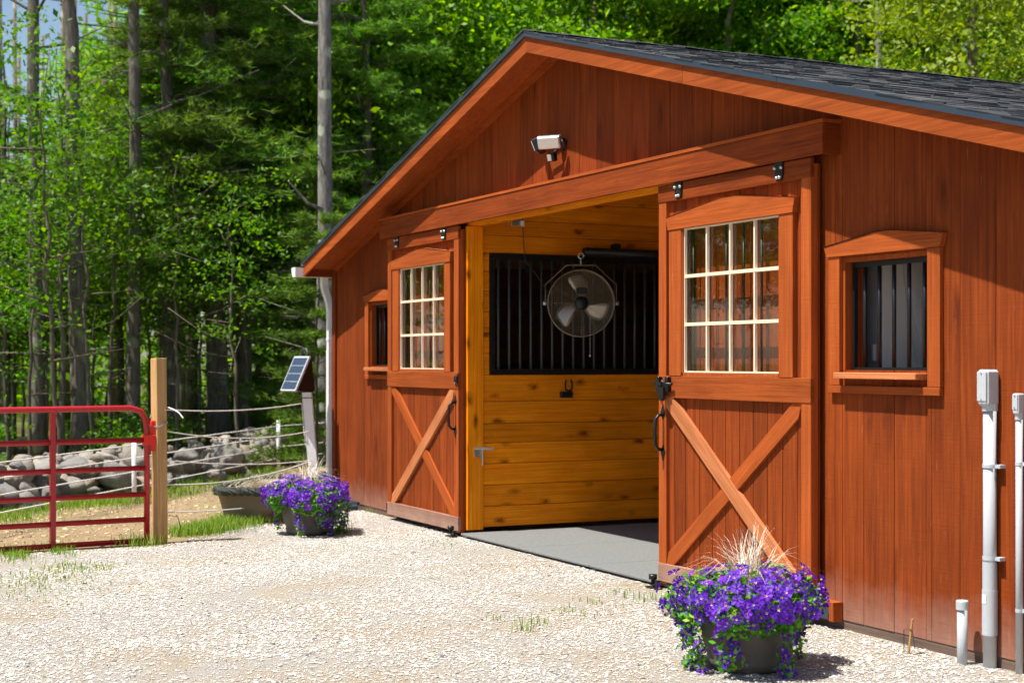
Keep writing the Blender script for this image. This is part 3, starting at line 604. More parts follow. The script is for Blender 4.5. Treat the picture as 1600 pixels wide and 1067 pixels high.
sb = thing('splash_block', (-4.45, -.16, GZ), 'blue grey splash block at the barn corner behind the far flower pot', 'splash block'); part('trough', MB().box(0, .42, -.10, .10, 0, .05, .01).box(0, .42, -.11, -.085, .05, .08).box(0, .42, .085, .11, .05, .08), 'drip', sb)
sk = thing('wooden_stake', (3.86, -.16, GZ), 'small broken wooden stake with a bent wire by the siding', 'stake'); part('stake', MB().tube([(0, 0, -.02), (.02, .01, .17)], .007, 5), 'post', sk); part('wire', MB().tube([(-.03, 0, 0), (-.03, 0, .11), (.03, .0, .12), (.05, .0, .03)], .0025, 5), 'bar', sk)

# ------------------------------------------------------------------ potted flowers
def flower_mesh(i):
    r = random.Random(i); V = [(0, 0, -.012)]; F = []; mats = []
    for k in range(5):
        a = 2*PI*k/5; d = .3*r.uniform(.8, 1.1)
        for rr, da, z in ((.006, -.35, -.004), (.022, -.50, .002), (.027, 0, r.uniform(-.006, .004)), (.022, .50, .002), (.006, .35, -.004)): V.append((rr*math.cos(a+da), rr*math.sin(a+da), z))
        b = 1+k*5; F += [(b, b+1, b+2), (b, b+2, b+4), (b+2, b+3, b+4), (0, b, b+4)]; mats += [0, 0, 0, 1]
    me = bpy.data.meshes.new('flower'); me.from_pydata(V, [], F); me.materials.append(M['petal']); me.materials.append(M['throat']); me.polygons.foreach_set('material_index', mats); me.update(); return me
M['throat'] = plain('flower_throat', (.75, .6, .35), .6)
FM = [flower_mesh(i) for i in range(5)]
def leaf_cloud(P, size, up=.4, n_per=1):
    n = len(P); D = rng.normal(size=(n, 3)); D[:, 2] += up; D /= np.linalg.norm(D, axis=1)[:, None]
    Tn = np.cross(D, rng.normal(size=(n, 3))); Tn /= np.linalg.norm(Tn, axis=1)[:, None]; B = np.cross(D, Tn)
    s = (size*rng.uniform(.65, 1.3, n))[:, None] if np.isscalar(size) else size[:, None]
    V = np.stack([P-Tn*s, P+B*s*.55+D*s*.12, P+Tn*s, P-B*s*.55+D*s*.12], 1).reshape(-1, 3); return V, np.arange(4*n).reshape(n, 4)
def flower_pot(loc, label, seed, nfl):
    r = random.Random(seed); g = np.random.default_rng(seed)
    T = thing('flower_pot', loc, label, 'flower pot', 'purple flower pots by the barn'); T.scale = (1.06, 1.06, 1.06)
    part('pot', MB().lathe([(0, 0), (.155, 0), (.175, .012), (.182, .045), (.178, .052), (.195, .10), (.215, .19), (.222, .25), (.215, .262), (.20, .262), (.195, .22)], 40), 'pot', T, True)
    part('soil', MB().lathe([(0, .235), (.197, .225)], 24), 'soil', T)
    def surf(th, ph): # mound surface
        k = 1+.13*math.sin(3*th+seed)+.09*math.sin(5*th+2*seed)+.05*math.sin(9*th+seed); return Vector((.325*k*math.cos(th)*math.cos(ph), .325*k*math.sin(th)*math.cos(ph),   .29+.145*math.sin(ph)*k))
    strands = [(r.uniform(0, 2*PI), r.uniform(.12, .30)) for _ in range(17)]
    pts = []
    for i in range(nfl):
        if i < nfl*.74:
            th = r.uniform(0, 2*PI); ph = math.asin(r.uniform(-.38, .98)); p = surf(th, ph)*1.0; nrm = Vector((math.cos(th)*math.cos(ph), math.sin(th)*math.cos(ph), math.sin(ph)*1.1)).normalized(); p = p*r.uniform(.93, 1.06)
        else:
            th, ln = strands[i % 17]; u = r.uniform(0, 1); rad = .305-.05*u; p = Vector((rad*math.cos(th)+r.uniform(-.025, .025), rad*math.sin(th)+r.uniform(-.025, .025), .24-ln*u)); nrm = Vector((math.cos(th), math.sin(th), .2)).normalized()
        p.z = max(p.z, .02); nrm = (nrm+Vector((r.uniform(-.5, .5), r.uniform(-.5, .5), r.uniform(-.3, .5)))).normalized()
        o = put('flower', r.choice(FM), T, p, nrm.to_track_quat('Z', 'Y').to_euler()); s = r.uniform(.95, 1.4); o.scale = (s, s*r.uniform(.75, 1), s)
    FV = []; FF = []
    for i in range(170):
        th = r.uniform(0, 2*PI); ph = math.asin(r.uniform(-.38, .98)); p = surf(th, ph)*r.uniform(.9, 1.04); nrm = (Vector((math.cos(th)*math.cos(ph), math.sin(th)*math.cos(ph), math.sin(ph)*1.1)).normalized()+Vector((r.uniform(-.5, .5), r.uniform(-.5, .5), r.uniform(-.3, .5)))).normalized()
        m4 = Matrix.Translation(p) @ nrm.to_track_quat('Z', 'Y').to_matrix().to_4x4(); me = FM[i % 5]; b = len(FV); FV += [tuple(m4 @ (v.co*1.1)) for v in me.vertices]; FF += [tuple(q+b for q in f.vertices) for f in me.polygons]
    fo = part('small_flowers', MB().poly(FV, FF), 'petal', T); fo['kind'] = 'stuff'
    L = []
    for i in range(3600):
        th = r.uniform(0, 2*PI); ph = math.asin(r.uniform(-.42, .99)); L.append(surf(th, ph)*r.uniform(.72, 1.0))
    for th, ln in strands:
        for i in range(55): u = r.uniform(0, 1); rad = .30-.05*u; L.append(Vector((rad*math.cos(th)+r.gauss(0, .018), rad*math.sin(th)+r.gauss(0, .018), max(.01, .25-(ln+.02)*u))))
    V, F = leaf_cloud(np.array([tuple(p) for p in L]), .0165, .5); o = put('leaves', np_mesh('leaves', V, F, 'potleaf'), T); o['kind'] = 'stuff'
    gb = MB()
    for i in range(170):
        a = r.uniform(0, 2*PI); ln = r.uniform(.27, .44); out = r.uniform(.04, .32); bx, by = r.gauss(0, .03), r.gauss(0, .03); w_ = .0025; dx, dy = math.cos(a), math.sin(a); n = len(gb.v); k = 5
        for j in range(k+1):
            u = j/k; x = bx+dx*out*u**1.6; y = by+dy*out*u**1.6; z = .28+ln*(u-.28*u**3*(out/.14)); ww = w_*(1-u*.85); gb.v += [(x-dy*ww, y+dx*ww, z), (x+dy*ww, y-dx*ww, z)]
        for j in range(k): gb.f.append((n+2*j, n+2*j+1, n+2*j+3, n+2*j+2))
    part('ornamental_grass', gb, 'cream', T)
pq = at(1169, 0, 7.12); flower_pot((pq.x, pq.y, GZ), 'large grey brown pot of purple flowers in front of the near sliding door', 3, 300)
pq = at(483, 0, 12.62); flower_pot((pq.x, pq.y, GZ), 'smaller looking pot of purple flowers near the downspout and barn corner', 8, 290)

# ------------------------------------------------------------------ gate, post, fence
gdir = Vector((.094, -1.135, 0)).normalized(); gang = math.atan2(gdir.y, gdir.x)
gate = thing('tube_gate', (-2.295, -2.475, GZ), 'red tubular steel farm gate with six rails', 'gate', rot=(0, 0, gang))
GL = 3.66; gzs = [1.06, .81, .59, .385, .188, .022]
part('top_tube', MB().tube([(GL, 0, .02), (GL, 0, .95), (GL-.03, 0, 1.03), (GL-.11, 0, 1.06), (.13, 0, 1.06), (.05, 0, 1.035), (.012, 0, .97), (0, 0, .88), (0, 0, .02)], .023, 12), 'gatered', gate, True)
for z in gzs[1:]: part('rail', MB().tube([(.0, 0, z), (GL, 0, z)], .021, 12), 'gatered', gate, True)
for x in (.73, 1.83, 2.95): part('upright', MB().box(x-.019, x+.019, -.028, .028, .0, 1.05, .003), 'gatered', gate)
part('sticker', MB().box(.98, 1.07, -.0245, -.0225, 1.058, 1.076), 'white', gate)
hg = part('hinge_bracket', MB().box(-.06, .03, -.034, .034, .77, .85, .004).box(-.075, -.03, -.02, .02, .72, .96, .004), 'brightred', gate)
part('chain', MB().tube([(-.05+.01*math.sin(i*2.1), -.05, 1.0-.02*i) for i in range(12)], .006, 5), 'galv', gate)
gp_ = thing('gate_post', (-2.307, -2.369, GZ), 'square pale timber gate post', 'post', rot=(0, math.radians(-.9), math.radians(18)))
part('timber', MB().box(-.046, .046, -.046, .046, -.2, 1.45, .004), 'post', gp_); part('chain_loop', MB().tube([(.056*math.cos(a)*1.1, .056*math.sin(a)*1.1, .93+.02*math.sin(a*2)) for a in np.linspace(0, 2*PI, 25)], .005, 5, False), 'galv', gp_)
part('bent_wire', MB().tube([(.05, .05, .21), (.10, .1, .20), (.11, .12, .12), (.08, .11, .04)], .004, 5), 'bar', gp_)
fence = thing('rope_fence', (0, 0, 0), 'low fence of white posts and pale ropes before the stone wall', 'fence')
F0, F1, F2, F3 = Vector((-3.174+.9, -3.458-.62, 0)), Vector((-5.78, -1.81, 0)), Vector((-9.411, .849, 0)), Vector((-10.9, 2.6, 0))
F0 = F1+(F1-F2)*1.0
for p, h in ((F1, .62), (F2, .66), (F0, .62), (F3, .62)): part('post', MB().tube([(p.x, p.y, GZ-.1), (p.x, p.y, GZ+h)], .024, 10), 'white', fence, True)
for z in (.56, .43, .29, .14): part('rope', MB().tube([p+Vector((0, 0, GZ+z+.02)) for p in (F0, F1, F2, F3)], .0062, 6), 'rope', fence)
PT = Vector((-2.307, -2.369, 0)); SP = at(482, 640, 15.1); SP.z = 0
def sag(a, b, s): return [a.lerp(b, u)-Vector((0, 0, s*4*u*(1-u))) for u in np.linspace(0, 1, 13)]
for pa, pb, s in (((258, 640), (474, 630), .06), ((262, 674), (482, 674), .10), ((262, 719), (488, 719), .06), ((262, 757), (480, 722), .10), ((262, 800), (492, 778), .05)):
    part('rope', MB().tube(sag(at(*pa, 12.0), at(*pb, 15.1), s*.6), .0048, 6), 'rope', fence)
part('frayed_end', MB().tube([at(262, 636, 12), at(272, 640, 11.98), at(280, 645, 11.97), at(286, 653, 11.96)], .006, 5), 'rope', fence)
base = at(494, 781, 15.2); top = at(479.5, 613, 15.2)
sp_ = thing('charger_post', base, 'leaning white square post carrying the solar charger', 'post'); dv = top-base
sq = MB(); 
for k, u in enumerate((-.05, 1.)):
    c = dv*u; h_ = .045; e = Vector((math.sin(AX), math.cos(AX), 0)); f_ = Vector((-math.cos(AX), math.sin(AX), 0))
    sq.v += [tuple(c-e*h_-f_*h_), tuple(c+e*h_-f_*h_), tuple(c+e*h_+f_*h_), tuple(c-e*h_+f_*h_)]
sq.f = [(0, 1, 5, 4), (1, 2, 6, 5), (2, 3, 7, 6), (3, 0, 4, 7), (4, 5, 6, 7)]
part('post', sq, 'white', sp_); part('band', MB().tube([dv*.32+Vector((.066*math.cos(a), .066*math.sin(a), 0)) for a in np.linspace(0, 2*PI, 17)], .004, 5, False).tube([dv*.95+Vector((.066*math.cos(a), .066*math.sin(a), 0)) for a in np.linspace(0, 2*PI, 17)], .004, 5, False), 'black', sp_)
part('lead', MB().tube([dv*.9+Vector((.02, -.07, 0)), dv*.6+Vector((.03, -.075, 0)), dv*.5+Vector((0, -.06, 0))], .004, 5), 'rope', sp_)
ch = thing('solar_charger', top-Vector((math.sin(AX), math.cos(AX), 0))*.05, 'solar fence charger with tilted panel on the leaning white post', 'solar charger', rot=(0, 0, math.radians(106))); ch.scale = (1.2, 1.2, 1.2)
body = part('body', MB().prism_y([(-.12, .02), (.07, .0), (.09, .03), (.06, .27), (.02, .30)], -.055, .055).box(-.02, .02, -.02, .02, -.02, .005), 'black', ch)
part('handle', MB().tube([(.02, -.045, .27), (.03, -.045, .33), (.03, -.02, .355), (.03, .02, .355), (.03, .045, .33), (.02, .045, .27)], .014, 8), 'bar', ch)
part('knob', MB().lathe([(0, 0), (.02, 0), (.018, .02), (0, .02)], 12), 'brightred', ch, True, loc=(.078, 0, .18), rot=(0, PI/2, 0))
th = math.atan2(.28, .14); pn = part('solar_panel', MB().box(-.16, .16, -.11, .11, -.012, .008, .003), 'pvc', ch, loc=(-.065, 0, .155), rot=(0, -th, 0))
for i in range(4):
    for j in range(6): part('cell', MB().box(-.145+i*.0735, -.078+i*.0735, -.098+j*.0330, -.069+j*.0330, .0085, .0105), 'cell', pn)
# tub with hay net
ta, tb = at(378, 800, 13.4), at(452, 780, 15.0); ta.z = tb.z = GZ; td = (tb-ta); tl = 1.35; tang = math.atan2(td.y, td.x)
tub = thing('feed_tub', ta, 'brown plastic feed tub behind the far flower pot', 'tub', rot=(0, 0, tang)); tub.scale = (1.1, 1.15, 1.2)
def ring(w_, l0, l1, z, r_, n=6):
    P = []
    for cx, cy, a0 in ((l1-r_, w_-r_, 0), (l0+r_, w_-r_, 1), (l0+r_, -w_+r_, 2), (l1-r_, -w_+r_, 3)):
        for k in range(n): a = (a0+k/(n-1))*PI/2; P.append((cx+r_*math.cos(a), cy+r_*math.sin(a), z))
    return P
tm = MB(); prof = [(.17, .07, tl-.07, 0, .08), (.20, .02, tl-.02, .14, .1), (.215, .0, tl, .20, .1), (.235, -.02, tl+.02, .20, .12), (.235, -.02, tl+.02, .23, .12), (.20, .02, tl-.02, .23, .1), (.17, .06, tl-.06, .02, .08)]
for i, a in enumerate(prof):
    tm.v += ring(*a)
    if i: b = (i-1)*24; tm.f += [(b+k, b+(k+1) % 24, b+24+(k+1) % 24, b+24+k) for k in range(24)]
tm.f.append(tuple(range(len(prof)*24-24, len(prof)*24))); part('body', tm, 'tub', tub, True)
hn = thing('hay_net', ta, 'dark knotted hay net with wisps of hay draped over the tub rim', 'hay net', rot=(0, 0, tang)); hn.scale = (1.1, 1.15, 1.2); nb = MB()
rp = ring(.235, -.02, tl+.02, .235, .12)+ring(.235, -.02, tl+.02, .235, .12)[:1]
for s_ in range(5):
    P = []
    for i in range(len(rp)-1):
        for u in (0, .25, .5, .75):
            q = Vector(rp[i]).lerp(Vector(rp[i+1]), u); k = (i*4+u*4)*1.3+s_*1.25; P.append(q+Vector((.014*math.cos(k), .014*math.cos(k), .022*math.sin(k))))
    nb.tube(P, .016, 5, False)
part('rolled_net', nb, 'net', hn); nb = MB()
for i in range(26):
    x, y = random.uniform(-.03, .05) if i < 12 else random.uniform(0, tl), -.235; P = [Vector((x, y+random.uniform(-.02, .03), .24))]
    for k in range(6): P.append(P[-1]+Vector((random.uniform(-.03, .03), random.uniform(-.02, .012), -.02)))
    nb.tube(P, .004, 4)
part('net_cords', nb, 'net', hn)
hv = MB()
for i in range(420):
    x, y = random.uniform(0, tl), random.uniform(-.22, .22); z = .235+random.uniform(0, .05); a = random.uniform(0, 2*PI); l = random.uniform(.04, .12); dz = random.uniform(-.03, .05)
    hv.poly([(x, y, z), (x+.004, y+.004, z), (x+l*math.cos(a), y+l*math.sin(a), z+dz)], [(0, 1, 2)])
part('hay', hv, 'hay', hn)

# ------------------------------------------------------------------ stone wall
CUTS = [[Vector((random.gauss(0, 1), random.gauss(0, 1), random.gauss(0, 1))).normalized() for _ in range(5)] for _ in range(9)]
def rock(seed, sub=3):
    import bmesh
    bm = bmesh.new(); bmesh.ops.create_icosphere(bm, subdivisions=sub, radius=1)
    for v in bm.verts:
        d = v.co.normalized(); n = mnoise.noise(d*1.1+Vector((seed*7.1, 0, 0)))*.42+mnoise.noise(d*2.9+Vector((0, seed*3.3, 0)))*.2; v.co = d*(1+n)
        for q in CUTS[seed]:
            e = v.co.dot(q)-.72
            if e > 0: v.co -= q*e*.9
    me = bpy.data.meshes.new('stone'); bm.to_mesh(me); bm.free(); me.polygons.foreach_set('use_smooth', [True]*len(me.polygons)); me.materials.append(M['stone']); return me
ROCK = [rock(i) for i in range(9)]
wallE = thing('stone_wall', (0, 0, GZ), 'low tumbled wall of rounded grey field stones at the wood edge', 'stone wall')
wp = [at(-90, 800, 14.0), at(60, 775, 15.6), at(209, 770, 16.4), at(420, 725, 21.2), at(520, 715, 24.0)]
def along(u):
    u *= len(wp)-1; i = min(int(u), len(wp)-2); return wp[i].lerp(wp[i+1], u-i)
rs = random.Random(5)
for layer, (n, z, sc) in enumerate(((66, .07, .135), (70, .17, .12), (64, .27, .115), (54, .36, .09), (30, .43, .07))):
    for i in range(n):
        p = along((i+.5+rs.uniform(-.35, .35))/n); q = Vector((rs.gauss(0, .17-.03*layer), rs.gauss(0, .17-.03*layer), 0)); s = sc*math.exp(rs.gauss(0, .33))
        o = put('stone', ROCK[rs.randrange(9)], wallE, (p.x+q.x, p.y+q.y, z+rs.uniform(-.09, .06)), (rs.uniform(-.7, .7), rs.uniform(-.7, .7), rs.uniform(0, 6.28))); o.scale = (s*rs.uniform(1, 1.5), s, s*rs.uniform(.65, .9))
bl = at(412, 722, 21.0); o = put('stone', ROCK[3], wallE, (bl.x, bl.y, .28), (0, 0, .4)); o.scale = (.36, .3, .27); o['label'] = 'large tan boulder on the wall'
for i in range(14):
    p = along(rs.random()); o = put('stone', ROCK[rs.randrange(9)], wallE, (p.x+rs.gauss(.35, .2), p.y-rs.uniform(0, .5), .02), (0, 0, rs.uniform(0, 6))); s = rs.uniform(.03, .08); o.scale = (s*1.3, s, s*.7)

# ------------------------------------------------------------------ gravel stones and grass
def in_view(x, y, m=.02):
    dx, dy = x-CAMX, y-CAMY; c, s = math.cos(AX), math.sin(AX); dep = -c*dx+s*dy; lat = s*dx+c*dy
    return (dep > 6.2) & (np.abs(lat/np.maximum(dep, .1)) < 800/FPX+m)
n = 560000; gx = rng.uniform(-5.2, 6.0, n); gy = rng.uniform(-6.5, -.02, n)
keep = in_view(gx, gy) & ((gx > -2.1+np.where(gy < -2.4, 0, -(gy+2.4)*1.12))) & ~((np.abs(gx) < 1.62) & (gy > -.09))
dens = np.array([mnoise.noise(Vector((x*.9, y*.9, 0)))+.5*mnoise.noise(Vector((x*2.7, y*2.7, 4))) for x, y in zip(gx[keep], gy[keep])]); gx, gy = gx[keep], gy[keep]
k2 = rng.uniform(-.55, .55, len(gx)) < dens*1.0+.26; gx, gy = gx[k2], gy[k2]; n = min(len(gx), 130000); gx, gy = gx[:n], gy[:n]
oc = np.array([(1, 0, 0), (0, 1, 0), (-1, 0, 0), (0, -1, 0), (.2, .1, .8), (0, 0, -.6), (.6, .6, .35), (-.6, -.6, .3)], float); of = [(0, 6, 4), (6, 1, 4), (1, 2, 4), (2, 7, 4), (7, 3, 4), (3, 0, 4), (0, 1, 6), (2, 3, 7)]
sz = np.clip(rng.lognormal(math.log(.0036), .5, n), .002, .016); sz[::700] *= 2.6; a = rng.uniform(0, 2*PI, n); ca, sa = np.cos(a), np.sin(a)
V = oc[None]*(1+rng.uniform(-.35, .35, (n, 8, 3))); V[:, :, 0] *= rng.uniform(.9, 1.7, (n, 1)); V = V*sz[:, None, None]
V = np.stack([V[:, :, 0]*ca[:, None]-V[:, :, 1]*sa[:, None]+gx[:, None], V[:, :, 0]*sa[:, None]+V[:, :, 1]*ca[:, None]+gy[:, None], V[:, :, 2]*.55+GZ-.0008], 2)
F = (np.array(of)[None]+(np.arange(n)*8)[:, None, None]).reshape(-1, 3)
ng = 9000; cx_ = rng.uniform(-9, -1.8, ng); cy_ = rng.uniform(-5, 2, ng); kk = in_view(cx_, cy_, .03) & (cx_ < -2.25+np.where(cy_ < -2.4, 0, -(cy_+2.4)*1.12)) & (cx_ < -4.9+np.where(cy_ < 0, 9, 0)); cx_, cy_ = cx_[kk], cy_[kk]; ng = len(cx_)
cz = np.clip(rng.lognormal(math.log(.010), .5, ng), .004, .04); CV = oc[None]*(1+rng.uniform(-.4, .4, (ng, 8, 3)))*cz[:, None, None]; CV[:, :, 0] *= rng.uniform(.7, 2.2, (ng, 1)); CV[:, :, 2] = CV[:, :, 2]*.5+GZ-.006; CV[:, :, 0] += cx_[:, None]; CV[:, :, 1] += cy_[:, None]
M['clod'] = island_mat('dirt_clod', [(0, (.16, .10, .06)), (.5, (.36, .26, .15)), (1, (.56, .45, .28))], .95)
tag(put('dirt_clods', np_mesh('dirt_clods', CV.reshape(-1, 3), (np.array(of)[None]+(np.arange(ng)*8)[:, None, None]).reshape(-1, 3), 'clod')), 'tan clods and straw bits on the paddock dirt', 'dirt', kind='stuff')
tag(put('gravel_stones', np_mesh('gravel_stones', V.reshape(-1, 3), F, 'pebble')), 'loose pale crushed gravel stones covering the yard', 'gravel', kind='stuff')
def grass(name, spots, label):
    V = []; F = []
    for (x, y, rx, ry, n, h) in spots:
        for i in range(n):
            px, py = x+random.gauss(0, rx), y+random.gauss(0, ry); a = random.uniform(0, 2*PI); l = h*random.uniform(.5, 1.2); o_ = l*random.uniform(.1, .7); w_ = .0028; b = len(V); dx, dy = math.cos(a), math.sin(a)
            V += [(px-dy*w_, py+dx*w_, GZ-.005), (px+dy*w_, py-dx*w_, GZ-.005), (px+dx*o_*.35+dy*w_*.8, py+dy*o_*.35-dx*w_*.8, GZ+l*.6), (px+dx*o_*.35-dy*w_*.8, py+dy*o_*.35+dx*w_*.8, GZ+l*.6), (px+dx*o_, py+dy*o_, GZ+l), (px+dx*o_, py+dy*o_, GZ+l)]
            F += [(b, b+1, b+2, b+3), (b+3, b+2, b+4, b+5)]
    tag(put(name, np_mesh(name, V, F, 'grass')), label, 'grass', kind='stuff')
def gs(px, py, rx, ry, n, h):
    d = (CAMZ-GZ)*FPX/(py-HOR); p = at(px, py, d); return (p.x, p.y, rx, ry, n, h)
grass('grass_by_gate', [gs(60, 905, .25, .2, 260, .025), gs(120, 888, .15, .14, 200, .035), gs(45, 925, .3, .2, 110, .02)], 'sparse grass tufts in the gravel before the red gate')
grass('grass_edge', [gs(300+i*14, 834-i*3.2,   .11, .13, 420, .085) for i in range(9)]+[gs(225, 851, .1, .1, 120, .10), gs(20, 866, .25, .07, 380, .045), gs(90, 860, .2, .06, 260, .04)], 'bright green grass strip along the gravel edge by the gate post')
grass('grass_tufts', [gs(820, 985, .04, .03, 16, .09), gs(850, 975, .03, .03, 9, .06), gs(775, 968, .03, .03, 8, .04), gs(930, 945, .1, .05, 20, .035), gs(975, 930, .1, .05, 24, .035), gs(1015, 938, .06, .06, 30, .06), gs(533, 832, .05, .05, 40, .12), gs(900, 960, .1, .06, 24, .04), gs(590, 800, .1, .05, 40, .05), gs(680, 850, .2, .1, 20, .03)], 'small grass tufts growing through the gravel in the yard')
sp_g = []
for i in range(40):
    p = along(random.uniform(.02, .75)); sp_g.append((p.x+.75+random.gauss(0, .25), p.y-.45+random.gauss(0, .25), .3, .25, 420, .07))
grass('grass_by_wall', sp_g, 'green grass strip at the foot of the stone wall')
grass('meadow_grass', [(at(random.uniform(-60, 100), 0, dd).x, at(random.uniform(-60, 100), 0, dd).y, 1.5, 1.5, 300, .25) for dd in (38, 44, 50, 56, 62) for _ in range(4)], 'sunlit meadow grass glimpsed beyond the trees')

# ------------------------------------------------------------------ woods
def clumps(g, n, R, H, z0, per, spread, shell=.55):
    P = []; c = 0
    while c < n:
        u = g.normal(size=3); u /= np.linalg.norm(u); rr = (shell+(1-shell)*g.random())
        p = np.array([u[0]*R*rr, u[1]*R*rr, z0+H/2+u[2]*H/2*rr]); c += 1
        m = int(per*g.uniform(.5, 1.4)); q = g.normal(size=(m, 3))*np.array([spread, spread, spread*.36])*g.uniform(.7, 1.35); P.append(p+q)
    return np.concatenate(P)
def trunk_mb(h, r, lean=(0, 0), seed=0, fork=None, limbs=0, z0=-.2, twig=True, crown0=3.):
    g = random.Random(seed); mb = MB(); P = []; n = 12
    for i in range(n+1):
        u = i/n; P.append(Vector((lean[0]*u*h+g.gauss(0, .02)*u*3, lean[1]*u*h+g.gauss(0, .02)*u*3, z0+(h-z0)*u)))
    mb.tube(P, [r*(1.35 if i == 0 else 1)*(1-.5*(i/n)-.42*max(0, (i/n-.6)/.4)) for i in range(n+1)], 10)
    for i in range(limbs):
        z = g.uniform(crown0, h*.92); u = (z-z0)/(h-z0); a = g.uniform(0, 2*PI); L = g.uniform(.8, 2.0)*(1.1-.5*u); s = Vector((lean[0]*u*h, lean[1]*u*h, z)); e = s+Vector((math.cos(a)*L, math.sin(a)*L, L*g.uniform(.15, .7)))
        mb.tube([s, s.lerp(e, .5)+Vector((0, 0, -.08)), e], [r*.32*(1-.5*u), r*.2*(1-.5*u), .008], 6)
    if twig:
        for i in range(7):
            z = g.uniform(1.0, crown0+2.5); u = (z-z0)/(h-z0); a = g.uniform(0, 2*PI); L = g.uniform(.3, 1.0); s = Vector((lean[0]*u*h, lean[1]*u*h, z)); e = s+Vector((math.cos(a)*L, math.sin(a)*L, g.uniform(-.15, .35)*L)); mb.tube([s, e], [.014, .004], 5)
    return mb
def maple_crown(seed, R, H, z0, n=95, per=175, leaf=.046):
    g = np.random.default_rng(seed); P = clumps(g, n, R, H, z0, per, .33, .35); V, F = leaf_cloud(P, leaf*g.lognormal(0, .28, len(P)), .9); return V, F
def pine_crown(seed, h0, h1, R, per=9, nb=6):
    g = random.Random(seed); V = []; mb = MB(); z = h0
    while z < h1:
        u = (z-h0)/(h1-h0); Rr = R*(1-.6*u)*g.uniform(.8, 1.1)
        for k in range(nb):
            a = g.uniform(0, 2*PI); L = Rr*g.uniform(.65, 1.1); dr = g.uniform(-.12, .14)
            E = Vector((math.cos(a)*L, math.sin(a)*L, z+L*dr)); mb.tube([(0, 0, z), tuple(Vector((0, 0, z)).lerp(E, .6)+Vector((0, 0, -.04*L))), tuple(E)], [.016, .010, .004], 5)
            for s in range(int(64*L/1.5)):
                w_ = .22+.78*g.random(); c = Vector((0, 0, z)).lerp(E, w_)+Vector((g.gauss(0, .15*L*w_), g.gauss(0, .15*L*w_), g.gauss(0, .045)))
                for q in range(per):
                    d = Vector((g.gauss(0, 1)+math.cos(a)*.6, g.gauss(0, 1)+math.sin(a)*.6, g.gauss(.25, .55))).normalized()*g.uniform(.11, .19); o_ = d.cross(Vector((g.gauss(0, 1), g.gauss(0, 1), g.gauss(0, 1)))).normalized()*.0085
                    V += [tuple(c-o_), tuple(c+o_), tuple(c+d)]
        z += g.uniform(.28, .5)
    return np.array(V), np.arange(len(V)).reshape(-1, 3), mb
CR = {}
for i, (R, H, z0) in enumerate(((2.3, 6.5, 2.6), (2.8, 7.5, 3.2), (1.8, 5.0, 2.0))):
    V, F = maple_crown(20+i, R, H, z0); CR['maple%d' % i] = np_mesh('crown', V, F, 'maple')
V, F = maple_crown(31, 2.2, 5.0, 4.0, 170, 85, .048); CR['lime'] = np_mesh('crown', V, F, 'lime')
V, F = maple_crown(33, 2.4, 6.0, 5.2, 100, 170, .048); CR['high'] = np_mesh('crown', V, F, 'maple')
for i, (h0, h1, R) in enumerate(((2.6, 9.5, 2.5), (4.2, 11, 2.9), (.5, 5.5, 1.3))):
    V, F, mb = pine_crown(40+i, h0, h1, R); CR['pine%d' % i] = np_mesh('crown', V, F, 'needle'); CR['pinebr%d' % i] = mb.mesh('branches', 'bark')
TR = {}
for i in range(4): TR['t%d' % i] = trunk_mb(10.5, (.10, .13, .085, .16)[i], (random.uniform(-.015, .015), random.uniform(-.015, .015)), 60+i, limbs=8, crown0=3.).mesh('trunk', 'bark', True)
TR['thin'] = trunk_mb(4.9, .035, (.02, .01), 70, limbs=5, crown0=1.6).mesh('trunk', 'twig', True)
TR['thin2'] = trunk_mb(4.4, .028, (-.05, .03), 71, limbs=6, crown0=1.2).mesh('trunk', 'twig', True)
def tree(name, px, d, trunk, crown, label, group=None, s=1., rz=None, br=None, cat='tree', trunkmat=None):
    p = at(px, 600, d); T = thing(name, (p.x, p.y, GZ-.02), label, cat, group, (0, 0, random.uniform(0, 6.28) if rz is None else rz)); T.scale = (s, s, s)
    put('trunk', trunk, T)
    for c in (crown if isinstance(crown, list) else [crown]):
        if c: put('crown', CR[c], T, (0, 0, 0), (0, 0, random.uniform(0, 6.28)))
    if br: put('branches', CR[br], T)['kind'] = 'stuff'
    return T
RV = -math.atan2(math.cos(AX), -math.sin(AX))   # unused rotation kept neutral for bespoke trunks
def bespoke(name, px0, px1, d, r, mat, label, crown=None, br=None, h=11., seed=0, limbs=5, crown0=4.):
    e = Vector((math.sin(AX), math.cos(AX), 0)); sh_ = (px1-px0)*d/FPX/7.5      # lean across the view per metre of height
    p = at(px0, 600, d); T = thing(name, (p.x, p.y, GZ-.02), label, 'tree'); put('trunk', trunk_mb(h, r, (e.x*sh_, e.y*sh_), seed, limbs=limbs, crown0=crown0).mesh('trunk', mat, True), T)
    if crown: put('crown', CR[crown], T, (e.x*sh_*5, e.y*sh_*5, 0))
    if br: put('branches', CR[br], T, (e.x*sh_*5, e.y*sh_*5, 0))['kind'] = 'stuff'
    return T
bespoke('pine_tree', 62, 50, 20.5, .10, 'bark', 'slim mottled pine trunk nearest the left edge of the woods', None, None, 12, 1, 7)
bespoke('pine_tree', 127, 108, 20.5, .118, 'bark', 'straight grey pine trunk second from the left edge of the woods', None, None, 12, 2, 7)
bespoke('maple_tree', 208, 212, 21.5, .10, 'bark', 'pale mottled maple trunk behind the timber gate post', None, None, 12, 3, 6)
bespoke('pine_tree', 345, 316, 23, .17, 'bark', 'thick dark pine trunk in shade between gate post and solar charger', 'pine0', 'pinebr0', 12, 4, 6)
bespoke('pine_tree', 507, 508, 21.0, .118, 'barkl', 'lichen spotted grey pine trunk rising behind the downspout', None, None, 13, 5, 9, 3.5)
